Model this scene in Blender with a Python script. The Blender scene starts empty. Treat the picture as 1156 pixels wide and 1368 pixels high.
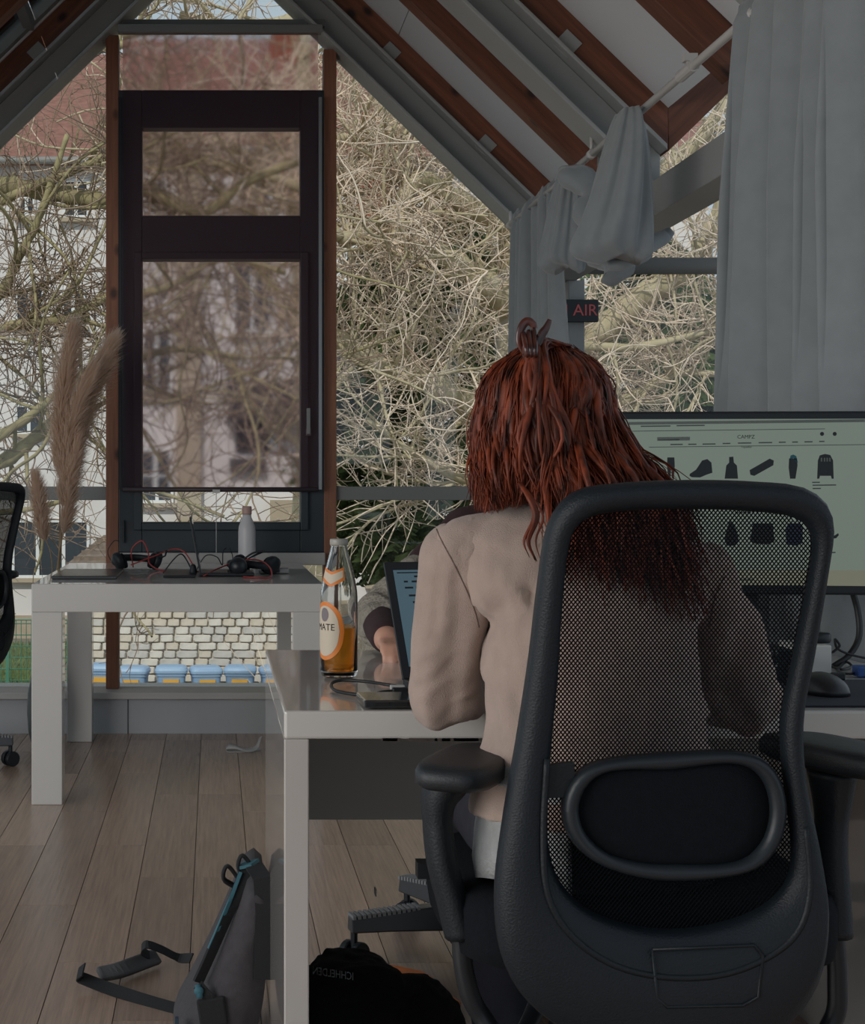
import bpy, bmesh, math, random
import numpy as np
from mathutils import Matrix, Vector, Euler, noise

SC = bpy.context.scene
COL = SC.collection
PI = math.pi
# ------------------------------------------------------------------ camera
FPX = 2200.0; VX, VY = 286.0, 645.0; CAMZ = 1.078
cam_d = bpy.data.cameras.new('camera'); cam = bpy.data.objects.new('camera', cam_d); COL.objects.link(cam)
cam.location = (0, 0, CAMZ); cam.rotation_euler = (PI/2, 0, 0)
cam_d.sensor_fit = 'VERTICAL'; cam_d.sensor_height = 36.0
cam_d.lens = FPX/1368*36.0
cam_d.shift_x = (578-VX)/1368.0; cam_d.shift_y = (VY-684)/1368.0
cam_d.clip_start = 0.05; cam_d.clip_end = 500
SC.camera = cam
# ------------------------------------------------------------------ light
SC.view_settings.view_transform = 'Standard'; SC.view_settings.look = 'None'
SC.view_settings.gamma = 1.0; SC.view_settings.use_curve_mapping = False
SC.view_settings.exposure = 0.0
w = bpy.data.worlds.new('sky'); SC.world = w; w.use_nodes = True
bg = w.node_tree.nodes['Background']; bg.inputs[0].default_value = (0.60, 0.70, 0.80, 1); bg.inputs[1].default_value = 0.8
sd = bpy.data.lights.new('sun', 'SUN'); so = bpy.data.objects.new('sun', sd); COL.objects.link(so)
sd.energy = 2.0; sd.angle = 0.01; sd.color = (1.0, 0.95, 0.89)
so.rotation_euler = Vector((0.30, 1.0, -0.80)).to_track_quat('-Z', 'Y').to_euler()
ad = bpy.data.lights.new('side_fill_data', 'AREA'); ao = bpy.data.objects.new('side_fill', ad); COL.objects.link(ao)  # soft lamp added out of view at the left to brighten the room
ad.shape = 'RECTANGLE'; ad.size = 3.6; ad.size_y = 2.0; ad.energy = 100; ad.color = (1.0, 0.96, 0.92)
ao.location = (-3.4, 0.7, 1.5); ao.rotation_euler = Vector((1, 0.75, 0.03)).to_track_quat('-Z', 'Y').to_euler()

# ------------------------------------------------------------------ helpers
def P(x, y, Y):
    return Vector(((x-VX)*Y/FPX, Y, CAMZ-(y-VY)*Y/FPX))
def XP(x, Y): return (x-VX)*Y/FPX
def ZP(y, Y): return CAMZ-(y-VY)*Y/FPX
def lin(c):
    c = c/255.0
    return c/12.92 if c <= 0.04045 else ((c+0.055)/1.055)**2.4
def C(r, g, b): return (lin(r), lin(g), lin(b), 1)

MATS = {}
def M(name, col, rough=0.6, metal=0.0, var=0.0, vscale=8.0, bump=0.0, bscale=60.0, coat=0.0, sheen=0.0, spec=0.5, stretch=(1,1,1), col2=None, emit=None):
    if name in MATS: return MATS[name]
    m = bpy.data.materials.new(name); m.use_nodes = True; nt = m.node_tree; b = nt.nodes['Principled BSDF']
    b.inputs['Base Color'].default_value = col; b.inputs['Roughness'].default_value = rough
    b.inputs['Metallic'].default_value = metal; b.inputs['Specular IOR Level'].default_value = spec
    b.inputs['Coat Weight'].default_value = coat; b.inputs['Coat Roughness'].default_value = 0.04
    b.inputs['Sheen Weight'].default_value = sheen
    if emit: b.inputs['Emission Color'].default_value = emit[0]; b.inputs['Emission Strength'].default_value = emit[1]
    tc = mp = None
    if var or bump or col2:
        tc = nt.nodes.new('ShaderNodeTexCoord'); mp = nt.nodes.new('ShaderNodeMapping'); mp.inputs['Scale'].default_value = stretch
        nt.links.new(tc.outputs['Object'], mp.inputs['Vector'])
    if var or col2:
        n = nt.nodes.new('ShaderNodeTexNoise'); n.inputs['Scale'].default_value = vscale; n.inputs['Detail'].default_value = 6
        nt.links.new(mp.outputs[0], n.inputs['Vector'])
        r = nt.nodes.new('ShaderNodeValToRGB')
        a = tuple(x*(1-var) for x in col[:3])+(1,); c2 = col2 or tuple(min(1, x*(1+var)) for x in col[:3])+(1,)
        r.color_ramp.elements[0].position = 0.32; r.color_ramp.elements[0].color = a if not col2 else col
        r.color_ramp.elements[1].position = 0.68; r.color_ramp.elements[1].color = c2
        nt.links.new(n.outputs['Fac'], r.inputs['Fac']); nt.links.new(r.outputs['Color'], b.inputs['Base Color'])
    if bump:
        n2 = nt.nodes.new('ShaderNodeTexNoise'); n2.inputs['Scale'].default_value = bscale; n2.inputs['Detail'].default_value = 4
        nt.links.new(mp.outputs[0], n2.inputs['Vector'])
        bp = nt.nodes.new('ShaderNodeBump'); bp.inputs['Strength'].default_value = bump; bp.inputs['Distance'].default_value = 0.01
        nt.links.new(n2.outputs['Fac'], bp.inputs['Height']); nt.links.new(bp.outputs[0], b.inputs['Normal'])
    MATS[name] = m
    return m

def mat_wood(name, c1, c2, c3, rough=0.5, grain=(3, 45, 45), knots=True):
    m = bpy.data.materials.new(name); m.use_nodes = True; nt = m.node_tree; b = nt.nodes['Principled BSDF']; L = nt.links
    tc = nt.nodes.new('ShaderNodeTexCoord'); oi = nt.nodes.new('ShaderNodeObjectInfo')
    ad_ = nt.nodes.new('ShaderNodeVectorMath'); ad_.operation = 'ADD'
    mu = nt.nodes.new('ShaderNodeMath'); mu.operation = 'MULTIPLY'; mu.inputs[1].default_value = 37.0
    L.new(oi.outputs['Random'], mu.inputs[0]); L.new(tc.outputs['Object'], ad_.inputs[0]); L.new(mu.outputs[0], ad_.inputs[1])
    mp = nt.nodes.new('ShaderNodeMapping'); mp.inputs['Scale'].default_value = grain; L.new(ad_.outputs[0], mp.inputs['Vector'])
    n = nt.nodes.new('ShaderNodeTexNoise'); n.inputs['Scale'].default_value = 1.0; n.inputs['Detail'].default_value = 8; n.inputs['Roughness'].default_value = 0.65
    L.new(mp.outputs[0], n.inputs['Vector'])
    r = nt.nodes.new('ShaderNodeValToRGB'); r.color_ramp.elements[0].position = 0.3; r.color_ramp.elements[0].color = c1
    r.color_ramp.elements[1].position = 0.72; r.color_ramp.elements[1].color = c2
    L.new(n.outputs['Fac'], r.inputs['Fac'])
    out = r.outputs['Color']
    hv = nt.nodes.new('ShaderNodeHueSaturation'); mr = nt.nodes.new('ShaderNodeMapRange'); mr.inputs['To Min'].default_value = 0.78; mr.inputs['To Max'].default_value = 1.2
    L.new(oi.outputs['Random'], mr.inputs['Value']); L.new(mr.outputs[0], hv.inputs['Value']); L.new(out, hv.inputs['Color']); out = hv.outputs['Color']
    if knots:
        v = nt.nodes.new('ShaderNodeTexVoronoi'); v.inputs['Scale'].default_value = 1.0
        mp2 = nt.nodes.new('ShaderNodeMapping'); mp2.inputs['Scale'].default_value = (5.5, 9, 9); L.new(ad_.outputs[0], mp2.inputs['Vector']); L.new(mp2.outputs[0], v.inputs['Vector'])
        r2 = nt.nodes.new('ShaderNodeValToRGB'); r2.color_ramp.elements[0].position = 0.08; r2.color_ramp.elements[0].color = (1, 1, 1, 1); r2.color_ramp.elements[1].position = 0.2; r2.color_ramp.elements[1].color = (0, 0, 0, 1)
        L.new(v.outputs['Distance'], r2.inputs['Fac'])
        mx = nt.nodes.new('ShaderNodeMix'); mx.data_type = 'RGBA'; L.new(r2.outputs['Color'], mx.inputs['Factor']); L.new(out, mx.inputs['A']); mx.inputs['B'].default_value = c3
        out = mx.outputs['Result']
    L.new(out, b.inputs['Base Color']); b.inputs['Roughness'].default_value = rough
    bp = nt.nodes.new('ShaderNodeBump'); bp.inputs['Strength'].default_value = 0.12; bp.inputs['Distance'].default_value = 0.004
    L.new(n.outputs['Fac'], bp.inputs['Height']); L.new(bp.outputs[0], b.inputs['Normal'])
    MATS[name] = m
    return m

def mat_glass(name, tint=(0.93, 0.96, 0.95, 1), ior=1.45, fmax=1.0):
    m = bpy.data.materials.new(name); m.use_nodes = True; nt = m.node_tree; L = nt.links
    nt.nodes.remove(nt.nodes['Principled BSDF']); o = nt.nodes['Material Output']
    t = nt.nodes.new('ShaderNodeBsdfTransparent'); t.inputs[0].default_value = tint
    g = nt.nodes.new('ShaderNodeBsdfGlossy'); g.inputs['Roughness'].default_value = 0.02
    f = nt.nodes.new('ShaderNodeFresnel'); f.inputs['IOR'].default_value = ior
    mx = nt.nodes.new('ShaderNodeMixShader'); L.new(f.outputs[0], mx.inputs[0]); L.new(t.outputs[0], mx.inputs[1]); L.new(g.outputs[0], mx.inputs[2])
    L.new(mx.outputs[0], o.inputs['Surface']); MATS[name] = m
    return m

class G:
    """collects shapes, then links them as ONE mesh object"""
    def __init__(s): s.v = []; s.f = []
    def add(s, vs, fs):
        n = len(s.v); s.v.extend([tuple(p) for p in vs]); s.f.extend([tuple(i+n for i in f) for f in fs]); return s
    def box(s, x0, x1, y0, y1, z0, z1, mtx=None):
        vs = [Vector(p) for p in ((x0,y0,z0),(x1,y0,z0),(x1,y1,z0),(x0,y1,z0),(x0,y0,z1),(x1,y0,z1),(x1,y1,z1),(x0,y1,z1))]
        if mtx: vs = [mtx @ p for p in vs]
        return s.add(vs, [(0,3,2,1),(4,5,6,7),(0,1,5,4),(1,2,6,5),(2,3,7,6),(3,0,4,7)])
    def tube(s, pts, r, n=8, cap=True, flat=1.0, up=None):
        pts = [Vector(p) for p in pts]; k = len(pts)
        rs = r if isinstance(r, (list, tuple, np.ndarray)) else [r]*k
        vs = []; prev = None
        for i, p in enumerate(pts):
            t = (pts[min(i+1, k-1)]-pts[max(i-1, 0)])
            t = t.normalized() if t.length > 1e-9 else Vector((0, 0, 1))
            if prev is None:
                u = Vector(up) if up else (Vector((0, 0, 1)) if abs(t.z) < 0.9 else Vector((1, 0, 0)))
            else: u = prev
            a = u - t*u.dot(t)
            a = a.normalized() if a.length > 1e-6 else t.orthogonal().normalized()
            prev = a; b = t.cross(a)
            for j in range(n):
                q = 2*PI*j/n
                vs.append(p + a*(math.sin(q)*rs[i]*flat) + b*(math.cos(q)*rs[i]))
        fs = [(i*n+j, i*n+(j+1) % n, (i+1)*n+(j+1) % n, (i+1)*n+j) for i in range(k-1) for j in range(n)]
        if cap: fs += [tuple(range(n-1, -1, -1)), tuple((k-1)*n+j for j in range(n))]
        return s.add(vs, fs)
    def lathe(s, prof, c, n=24, mtx=None):
        vs = []; k = len(prof); c = Vector(c)
        for r, z in prof:
            for j in range(n):
                p = Vector((r*math.cos(2*PI*j/n), r*math.sin(2*PI*j/n), z))
                vs.append((mtx @ p if mtx else p)+c)
        fs = [(i*n+j, i*n+(j+1) % n, (i+1)*n+(j+1) % n, (i+1)*n+j) for i in range(k-1) for j in range(n)]
        fs += [tuple(range(n-1, -1, -1)), tuple((k-1)*n+j for j in range(n))]
        return s.add(vs, fs)
    def loft(s, rings, cap=True, closed=True):
        n = len(rings[0]); k = len(rings); vs = [p for r in rings for p in r]
        m = n if closed else n-1
        fs = [(i*n+j, i*n+(j+1) % n, (i+1)*n+(j+1) % n, (i+1)*n+j) for i in range(k-1) for j in range(m)]
        if cap and closed: fs += [tuple(range(n-1, -1, -1)), tuple((k-1)*n+j for j in range(n))]
        return s.add(vs, fs)
    def ell(s, c, r, n=16, k=10, mtx=None):
        prof = []
        c = Vector(c); vs = []; 
        for i in range(k+1):
            a = -PI/2+PI*i/k
            for j in range(n):
                p = Vector((r[0]*max(math.cos(a), 0.02)*math.cos(2*PI*j/n), r[1]*max(math.cos(a), 0.02)*math.sin(2*PI*j/n), r[2]*math.sin(a)))
                vs.append((mtx @ p if mtx else p)+c)
        fs = [(i*n+j, i*n+(j+1) % n, (i+1)*n+(j+1) % n, (i+1)*n+j) for i in range(k) for j in range(n)]
        fs += [tuple(range(n-1, -1, -1)), tuple(k*n+j for j in range(n))]
        return s.add(vs, fs)
    def cap(s, p0, p1, r0, r1, n=14):
        p0, p1 = Vector(p0), Vector(p1); d = p1-p0; L = d.length; d = d/L
        pts, rs = [], []
        for a in (-80, -50, -25): pts.append(p0+d*(r0*math.sin(math.radians(a)))); rs.append(r0*math.cos(math.radians(a)))
        for t in (0, .25, .5, .75, 1): pts.append(p0+d*(L*t)); rs.append(r0+(r1-r0)*t)
        for a in (25, 50, 80): pts.append(p1+d*(r1*math.sin(math.radians(a)))); rs.append(r1*math.cos(math.radians(a)))
        return s.tube(pts, rs, n)
    def poly(s, pts, d):
        """flat outline given thickness along vector d"""
        n = len(pts); d = Vector(d); a = [Vector(p) for p in pts]; b = [p+d for p in a]
        fs = [tuple(range(n-1, -1, -1)), tuple(range(n, 2*n))]+[(i, (i+1) % n, n+(i+1) % n, n+i) for i in range(n)]
        return s.add(a+b, fs)
    def mesh(s, name, fix=True):
        me = bpy.data.meshes.new(name); me.from_pydata(s.v, [], s.f)
        if fix and len(s.f) < 60000:
            bm = bmesh.new(); bm.from_mesh(me); bmesh.ops.recalc_face_normals(bm, faces=bm.faces); bm.to_mesh(me); bm.free()
        return me
    def build(s, name, mat, parent=None, smooth=False, bevel=0, seg=2, sub=0, off=None, kind=None, fix=True, label=None):
        if off is not None: s.v = [tuple(Vector(p)-Vector(off)) for p in s.v]
        return link(name, s.mesh(name, fix), mat, parent, smooth, bevel, seg, sub, kind, label, local=off is not None)

def link(name, me, mat, parent=None, smooth=False, bevel=0, seg=2, sub=0, kind=None, label=None, local=False):
    o = bpy.data.objects.new(name, me); COL.objects.link(o)
    if mat is not None:
        me.materials.clear(); me.materials.append(mat)
    if smooth: me.polygons.foreach_set('use_smooth', [True]*len(me.polygons))
    if bevel:
        b = o.modifiers.new('bevel', 'BEVEL'); b.width = bevel; b.segments = seg; b.limit_method = 'ANGLE'; b.angle_limit = 0.6
        if not smooth: me.polygons.foreach_set('use_smooth', [False]*len(me.polygons))
    if sub:
        b = o.modifiers.new('subdivision', 'SUBSURF'); b.levels = sub; b.render_levels = sub
    if parent is not None:
        o.parent = parent
        if not local and parent.type == 'EMPTY' and parent.parent is None:
            o.matrix_parent_inverse = Matrix.Translation(-Vector(parent.location))
    if kind: o['kind'] = kind
    if label: o['label'] = label
    return o

def thing(name, label, cat, loc=(0, 0, 0), rz=0, group=None):
    o = bpy.data.objects.new(name, None); COL.objects.link(o); o.empty_display_size = 0.1
    o.location = loc; o.rotation_euler = (0, 0, rz); o['label'] = label; o['category'] = cat
    if group: o['group'] = group
    return o
def tag(o, label, cat, group=None, kind=None):
    o['label'] = label; o['category'] = cat
    if group: o['group'] = group
    if kind: o['kind'] = kind
    return o
def struct(o): o['kind'] = 'structure'; return o
def copy_tree(o, parent=None):
    c = o.copy(); COL.objects.link(c)
    if parent is not None: c.parent = parent; c.matrix_parent_inverse = o.matrix_parent_inverse.copy()
    for ch in list(o.children): copy_tree(ch, c)
    return c
def beam(name, p0, p1, w, h, mat, parent=None, up=(0, 0, 1), bevel=0.003, shape=None, mitre=False):
    """a bar along its own local X from p0 to p1 (w across, h along up)"""
    p0, p1 = Vector(p0), Vector(p1); x = (p1-p0); L = x.length; x = x/L; u = Vector(up); z = (u-x*u.dot(x)).normalized(); y = z.cross(x)
    g = G()
    if shape: shape(g, L)
    else: g.box(0, L, -w/2, w/2, 0, h)
    if mitre: g.v = [(p[0]-z.x/x.x*p[2], p[1], p[2]) for p in g.v]
    o = link(name, g.mesh(name), mat, parent, bevel=bevel, local=True)
    o.matrix_basis = Matrix(((x.x, y.x, z.x, p0.x), (x.y, y.y, z.y, p0.y), (x.z, y.z, z.z, p0.z), (0, 0, 0, 1)))
    return o
def text(name, body, size, mat, mtx, parent=None, extr=0.0006, mirror=False, align='CENTER', bend=None, local=False):
    cu = bpy.data.curves.new(name, 'FONT'); cu.body = body; cu.size = size; cu.extrude = extr; cu.align_x = align; cu.align_y = 'CENTER'; cu.resolution_u = 2
    t = bpy.data.objects.new(name, cu); COL.objects.link(t)
    dg = bpy.context.evaluated_depsgraph_get(); me = bpy.data.meshes.new_from_object(t.evaluated_get(dg))
    bpy.data.objects.remove(t); bpy.data.curves.remove(cu)
    for v in me.vertices:
        p = v.co.copy()
        if mirror: p.x = -p.x
        if bend: p = bend(p)
        v.co = mtx @ p if mtx else p
    me.name = name
    return link(name, me, mat, parent, local=local)
def catmull(pts, n=8):
    pts = [Vector(p) for p in pts]; q = [pts[0]*2-pts[1]]+pts+[pts[-1]*2-pts[-2]]; out = []
    for i in range(1, len(q)-2):
        for j in range(n):
            t = j/n; a, b, c, d = q[i-1], q[i], q[i+1], q[i+2]
            out.append(0.5*((2*b)+(c-a)*t+(2*a-5*b+4*c-d)*t*t+(3*b-a-3*c+d)*t**3))
    out.append(pts[-1]); return out
def ribbon(g, pts, w, th=0.003, side=(0, 0, 1)):
    """flat strap along pts; side = width direction (one vector, or one per point)"""
    k = len(pts); rings = []
    for i, p in enumerate(pts):
        t = (Vector(pts[min(i+1, k-1)])-Vector(pts[max(i-1, 0)])).normalized()
        sv = Vector(side[i] if isinstance(side, list) else side); sv = (sv-t*sv.dot(t)).normalized(); nn = t.cross(sv)*th/2; sv = sv*w/2; p = Vector(p)
        rings.append([p-sv-nn, p+sv-nn, p+sv+nn, p-sv+nn])
    g.loft(rings); return g
def remeshed(g, voxel, smooth=6):
    me = g.mesh('blob'); o = bpy.data.objects.new('blob', me); COL.objects.link(o)
    r = o.modifiers.new('r', 'REMESH'); r.mode = 'VOXEL'; r.voxel_size = voxel; r.use_smooth_shade = True
    if smooth:
        s = o.modifiers.new('s', 'SMOOTH'); s.factor = 0.5; s.iterations = smooth
    dg = bpy.context.evaluated_depsgraph_get(); out = bpy.data.meshes.new_from_object(o.evaluated_get(dg))
    bpy.data.objects.remove(o); bpy.data.meshes.remove(me)
    return out
def displace(me, fn):
    for v, n in [(v, v.normal.copy()) for v in me.vertices]:
        v.co += n*fn(v.co)
def fbm(p, s, seed=0): return noise.noise(Vector(p)*s+Vector((seed*7.3, seed*3.1, seed)))

# ------------------------------------------------------------------ materials
wood_beam = mat_wood('beam_wood', C(84, 48, 32), C(130, 78, 54), C(44, 26, 18), 0.55)
wood_post = mat_wood('post_wood', C(126, 80, 58), C(164, 110, 82), C(70, 42, 30), 0.55)
wood_floor = mat_wood('floor_wood', C(140, 118, 102), C(176, 148, 128), C(50, 46, 44), 0.27, grain=(110, 3.5, 110), knots=False)
steel = M('grey_painted_steel', C(150, 152, 150), 0.5, var=0.05, vscale=3)
ceilm = M('white_ceiling_board', C(205, 208, 210), 0.8, var=0.03, vscale=2, bump=0.05, bscale=200)
kick_m = M('grey_kick_panel', C(165, 168, 170), 0.6, var=0.04, vscale=4)
sill_m = M('light_sill', C(180, 178, 174), 0.5)
anth = M('anthracite_frame', C(38, 48, 54), 0.45, var=0.06, vscale=5)
greyframe = M('grey_window_bar', C(120, 122, 120), 0.5)
alu = M('aluminium', C(150, 152, 152), 0.35, metal=0.7)
glass = mat_glass('window_glass', (0.94, 0.96, 0.95, 1))
white_gloss = M('white_gloss_lacquer', C(200, 197, 191), 0.35, coat=0.9, var=0.03, vscale=2)
black_pl = M('black_plastic', C(22, 28, 33), 0.5, bump=0.15, bscale=300, spec=.35)
black_pl2 = M('dark_smooth_plastic', C(26, 30, 34), 0.38, spec=.4)
black_fab = M('black_fabric', C(15, 19, 24), 0.95, spec=.2, bump=0.3, bscale=500, var=0.1, vscale=100)
chrome = M('polished_dark_metal', C(110, 112, 114), 0.3, metal=0.9)
curt_m = M('grey_curtain_cloth', C(134, 140, 142), 0.9, var=0.05, vscale=20, bump=0.15, bscale=700, sheen=0.3)
white_paint = M('white_painted_metal', C(190, 188, 184), 0.4)
red_cable = M('red_cable', C(150, 50, 45), 0.5)
black_cable = M('black_cable', C(22, 24, 26), 0.5)
skin_m = M('skin', C(196, 148, 126), 0.5, var=0.06, vscale=20)
beige_wool = M('beige_wool', C(170, 150, 138), 0.9, var=0.09, vscale=14, bump=0.4, bscale=700, sheen=0.2)
hair_m = M('red_hair', C(44, 21, 14), 0.5, spec=.3, col2=C(138, 62, 34), vscale=22, stretch=(3, 3, 0.5))
hair_d = M('dark_hair', C(34, 24, 22), 0.45, var=0.2, vscale=20)
jeans_m = M('dark_denim', C(30, 32, 42), 0.9, var=0.15, vscale=40, bump=0.2, bscale=600)
lightdenim = M('washed_denim', C(150, 152, 152), 0.9, var=0.25, vscale=18, bump=0.3, bscale=300)
maroon_m = M('dark_maroon_knit', C(52, 32, 34), 0.9, var=0.1, vscale=40, bump=0.3, bscale=400)
knit_m = M('grey_cable_knit', C(142, 136, 124), 0.95, var=0.15, vscale=60, bump=0.8, bscale=120)

# ------------------------------------------------------------------ setting: floor
YG = 7.25                                   # gable glazing
S = 0.97                                    # roof slope (rise per metre)
def zst(X): return CAMZ+2.39-S*abs(X)       # underside of the steel frames
def zwd(X): return CAMZ+2.575-S*abs(X)      # underside of the wooden rafters
def zce(X): return CAMZ+2.72-S*abs(X)       # ceiling boards
XV = 1.515                                  # valley between two naves
floor = struct(G().box(-5, 5, -3, 7.35, -0.25, -0.008).build('floor', M('floor_joint', C(30, 28, 27), 0.6)))
pw = 0.149
pm = {}
wood_floor.node_tree.nodes['Principled BSDF'].inputs['Specular IOR Level'].default_value = 0.9
for L in (1.2, 0.8, 0.5):
    g = G().box(-pw/2+0.001, pw/2-0.001, -L/2+0.001, L/2-0.001, -0.008, 0)
    me = g.mesh('floor_plank'); me.materials.append(wood_floor); pm[L] = me
random.seed(3)
for k in range(-13, 15):
    X = -0.0545+pw*(k+0.5); y = 1.3-random.choice((0, .4, .7)); first = True
    while y < 7.0:
        L = 1.2
        if y+L > 7.08: L = 0.8 if y+0.8 <= 7.1 else 0.5
        o = bpy.data.objects.new('floor_plank', pm[L]); COL.objects.link(o); o.location = (X, y+L/2, 0); o.parent = floor
        y += L
G().box(-5, -0.0545-13*pw, 1.0, 7.08, -0.008, 0).box(-0.0545+15*pw, 5, 1.0, 7.08, -0.008, 0).box(-5, 5, -3, 0.6, -0.008, 0).build('outer_floor', wood_floor, floor)

# ------------------------------------------------------------------ setting: gable wall
wall_front = struct(G().box(-5, 5, 7.08, 7.35, 0, 0.15).build('wall_front', kick_m))
G().box(-0.372, -0.368, 7.077, 7.08, 0, 0.15).build('panel_joint', M('joint_dark', C(70, 72, 72), 0.8), wall_front)
G().box(-5, 5, 7.05, 7.4, 0.15, 0.18).build('window_sill', sill_m, wall_front, bevel=0.004)
struct(G().box(-5, 5, -3.1, -3.0, 0, 0.7).build('wall_back', kick_m))

def steel_shape(g, L):
    g.box(0, L, -0.095, 0.095, 0, 0.014); g.box(0, L, -0.007, 0.007, 0.014, 0.12); g.box(0, L, -0.095, 0.095, 0.12, 0.134)
ceiling = bpy.data.objects.new('ceiling', None); COL.objects.link(ceiling); struct(ceiling)
up45 = {1: Vector((S, 0, 1)).normalized(), -1: Vector((-S, 0, 1)).normalized()}
frames = [7.19, 5.54, 3.89, 2.24, 0.59, -1.06]
mids = [6.36, 4.71, 3.06, 1.41, -0.23]
plate_me = G().box(-0.035, 0.035, -0.004, 0.004, -0.035, 0.035).mesh('connector_plate'); plate_me.materials.append(steel)
for fi, Y in enumerate(frames):
    for sg in (1, -1):
        b = beam('steel_beam', (0, Y, zst(0)), (sg*1.50, Y, zst(1.50)), 0, 0, steel, ceiling, up=(0, 0, 1), shape=steel_shape, mitre=True)
        wd = beam('rafter', (0, Y, zwd(0)), (sg*XV, Y, zwd(XV)), 0.10, 0.105, wood_beam, ceiling, up=(0, 0, 1), mitre=True)
        for d in (0.75, 1.45):
            o = bpy.data.objects.new('connector_plate', plate_me); COL.objects.link(o); o.parent = wd; o.location = (d*1.39 if d < 1.2 else 1.62, -0.055 if sg > 0 else 0.055, 0.02)
    if Y > 1:
        for sg in (1, -1):
            beam('rafter', (sg*XV, Y, zwd(XV)), (sg*3.0, Y, zwd(0.03)), 0.10, 0.105, wood_beam, ceiling, mitre=True)
for Y in mids:
    for sg in (1, -1):
        beam('rafter', (0, Y, zwd(0)), (sg*1.47, Y, zwd(1.47)), 0.10, 0.105, wood_beam, ceiling, mitre=True)
    beam('ridge_strap', (0, Y-0.05, zwd(0)-0.02), (0, Y+0.05, zwd(0)-0.02), 0.08, 0.02, steel, ceiling)
# ceiling boards (right slope whole; left slope leaves the skylight open)
def board(x0, x1, y0, y1, name='ceiling_panel'):
    g = G(); zz = lambda x: CAMZ+2.72-S*abs(x) if abs(x) <= XV else CAMZ+2.72-S*(2*XV-abs(x))
    a = [(x0, y0, zz(x0)), (x1, y0, zz(x1)), (x1, y1, zz(x1)), (x0, y1, zz(x0))]
    g.add(a+[(p[0], p[1], p[2]+0.08) for p in a], [(3,2,1,0),(4,5,6,7),(0,1,5,4),(1,2,6,5),(2,3,7,6),(3,0,4,7)])
    return g.build(name, ceilm, ceiling)
cuts = [7.35, 6.36, 5.54, 4.71, 3.89, 3.06, 2.24, 1.41, 0.59, -1.06, -2.4]
for a, b in zip(cuts, cuts[1:]):
    board(0, 0.80, b+0.002, a-0.002); board(0.803, XV, b+0.002, a-0.002)
    if a == 7.35:
        board(-0.28, 0, b, a); board(-XV, -1.25, b, a)
        board(-1.25, -0.28, 7.13, 7.35)
    else: board(-XV, 0, b, a)
    for sg in (1, -1):
        board(*sorted((sg*XV, sg*2*XV)), b, a)
struct(ceiling)
# skylight in the left slope between the gable frame and the next rafter
win4 = bpy.data.objects.new('window_4', None); COL.objects.link(win4); struct(win4)
zsk = lambda x: CAMZ+2.73-S*abs(x)
for nm, p0, p1, ww in (('skylight_frame', (-0.28, 6.44, zsk(.28)), (-1.25, 6.44, zsk(1.25)), .05), ('skylight_frame', (-0.28, 7.10, zsk(.28)), (-1.25, 7.10, zsk(1.25)), .05),
                       ('skylight_bar', (-0.80, 6.42, zsk(.80)), (-0.80, 7.12, zsk(.80)), .045), ('skylight_frame', (-0.30, 6.42, zsk(.30)), (-0.30, 7.12, zsk(.30)), .04), ('skylight_frame', (-1.23, 6.42, zsk(1.23)), (-1.23, 7.12, zsk(1.23)), .04)):
    beam(nm, p0, p1, ww, 0.06, greyframe, win4)
for xa, xb in ((-0.78, -0.30), (-1.23, -0.82)):
    a = [(xa, 6.45, zsk(xa)+.05), (xb, 6.45, zsk(xb)+.05), (xb, 7.1, zsk(xb)+.05), (xa, 7.1, zsk(xa)+.05)]
    G().poly(a, (0, 0, 0.006)).build('pane', glass, win4)
# valley beams and posts
for sg in (1, -1):
    t = struct(beam('trim_%d' % (1 if sg > 0 else 2), (sg*1.513, -1.2, 1.958), (sg*1.513, 7.3, 1.958), 0.127, 0.118, steel))
    for Y in (7.19,):
        G().box(sg*1.575-0.035, sg*1.575+0.035, Y-0.04, Y+0.06, 0.18, 1.958).build('post', steel, t, bevel=0.003).parent = None
o = [x for x in bpy.data.objects if x.name.startswith('post')]
for i, x in enumerate(o): x.name = 'trim_%d' % (3+i); struct(x)
# glazing left and right of the tall window
def bar(x0, x1, z0, z1, y0, y1, name, mat, par): return G().box(x0, x1, y0, y1, z0, z1).build(name, mat, par, bevel=0.003)
xpl, xpr = XP(151.5, YG), XP(439.5, YG)
tr = []
for i, xc in enumerate((xpl, xpr)):
    p = beam('trim_%d' % (5+i), (xc, 7.22, 0.18), (xc, 7.22, zst(xc)-0.01), 0.10, 0.056, wood_post, None, up=(1, 0, 0)); struct(p)
    p.location.x -= 0.028
def gable_pane(x0, x1, z0, par, z1=None, n=6):
    top = [(x, YG, (zst(x)+0.01 if z1 is None else z1)) for x in np.linspace(x1, x0, n)]
    return G().poly([(x0, YG, z0), (x1, YG, z0)]+top, (0, 0.008, 0)).build('pane', glass, par)
win2 = bpy.data.objects.new('window_2', None); COL.objects.link(win2); struct(win2)
win3 = bpy.data.objects.new('window_3', None); COL.objects.link(win3); struct(win3)
zb0, zb1 = ZP(668, YG), ZP(650, YG)
for par, x0, x1 in ((win2, -1.54, xpl-0.028), (win3, xpr+0.028, 1.54)):
    bar(x0, x1, zb0, zb1, 7.20, 7.28, 'transom', greyframe, par)
    gable_pane(x0, x1, zb1, par); gable_pane(x0, x1, 0.18, par, zb0)
win5 = bpy.data.objects.new('window_5', None); COL.objects.link(win5); struct(win5)
win6 = bpy.data.objects.new('window_6', None); COL.objects.link(win6); struct(win6)
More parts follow.
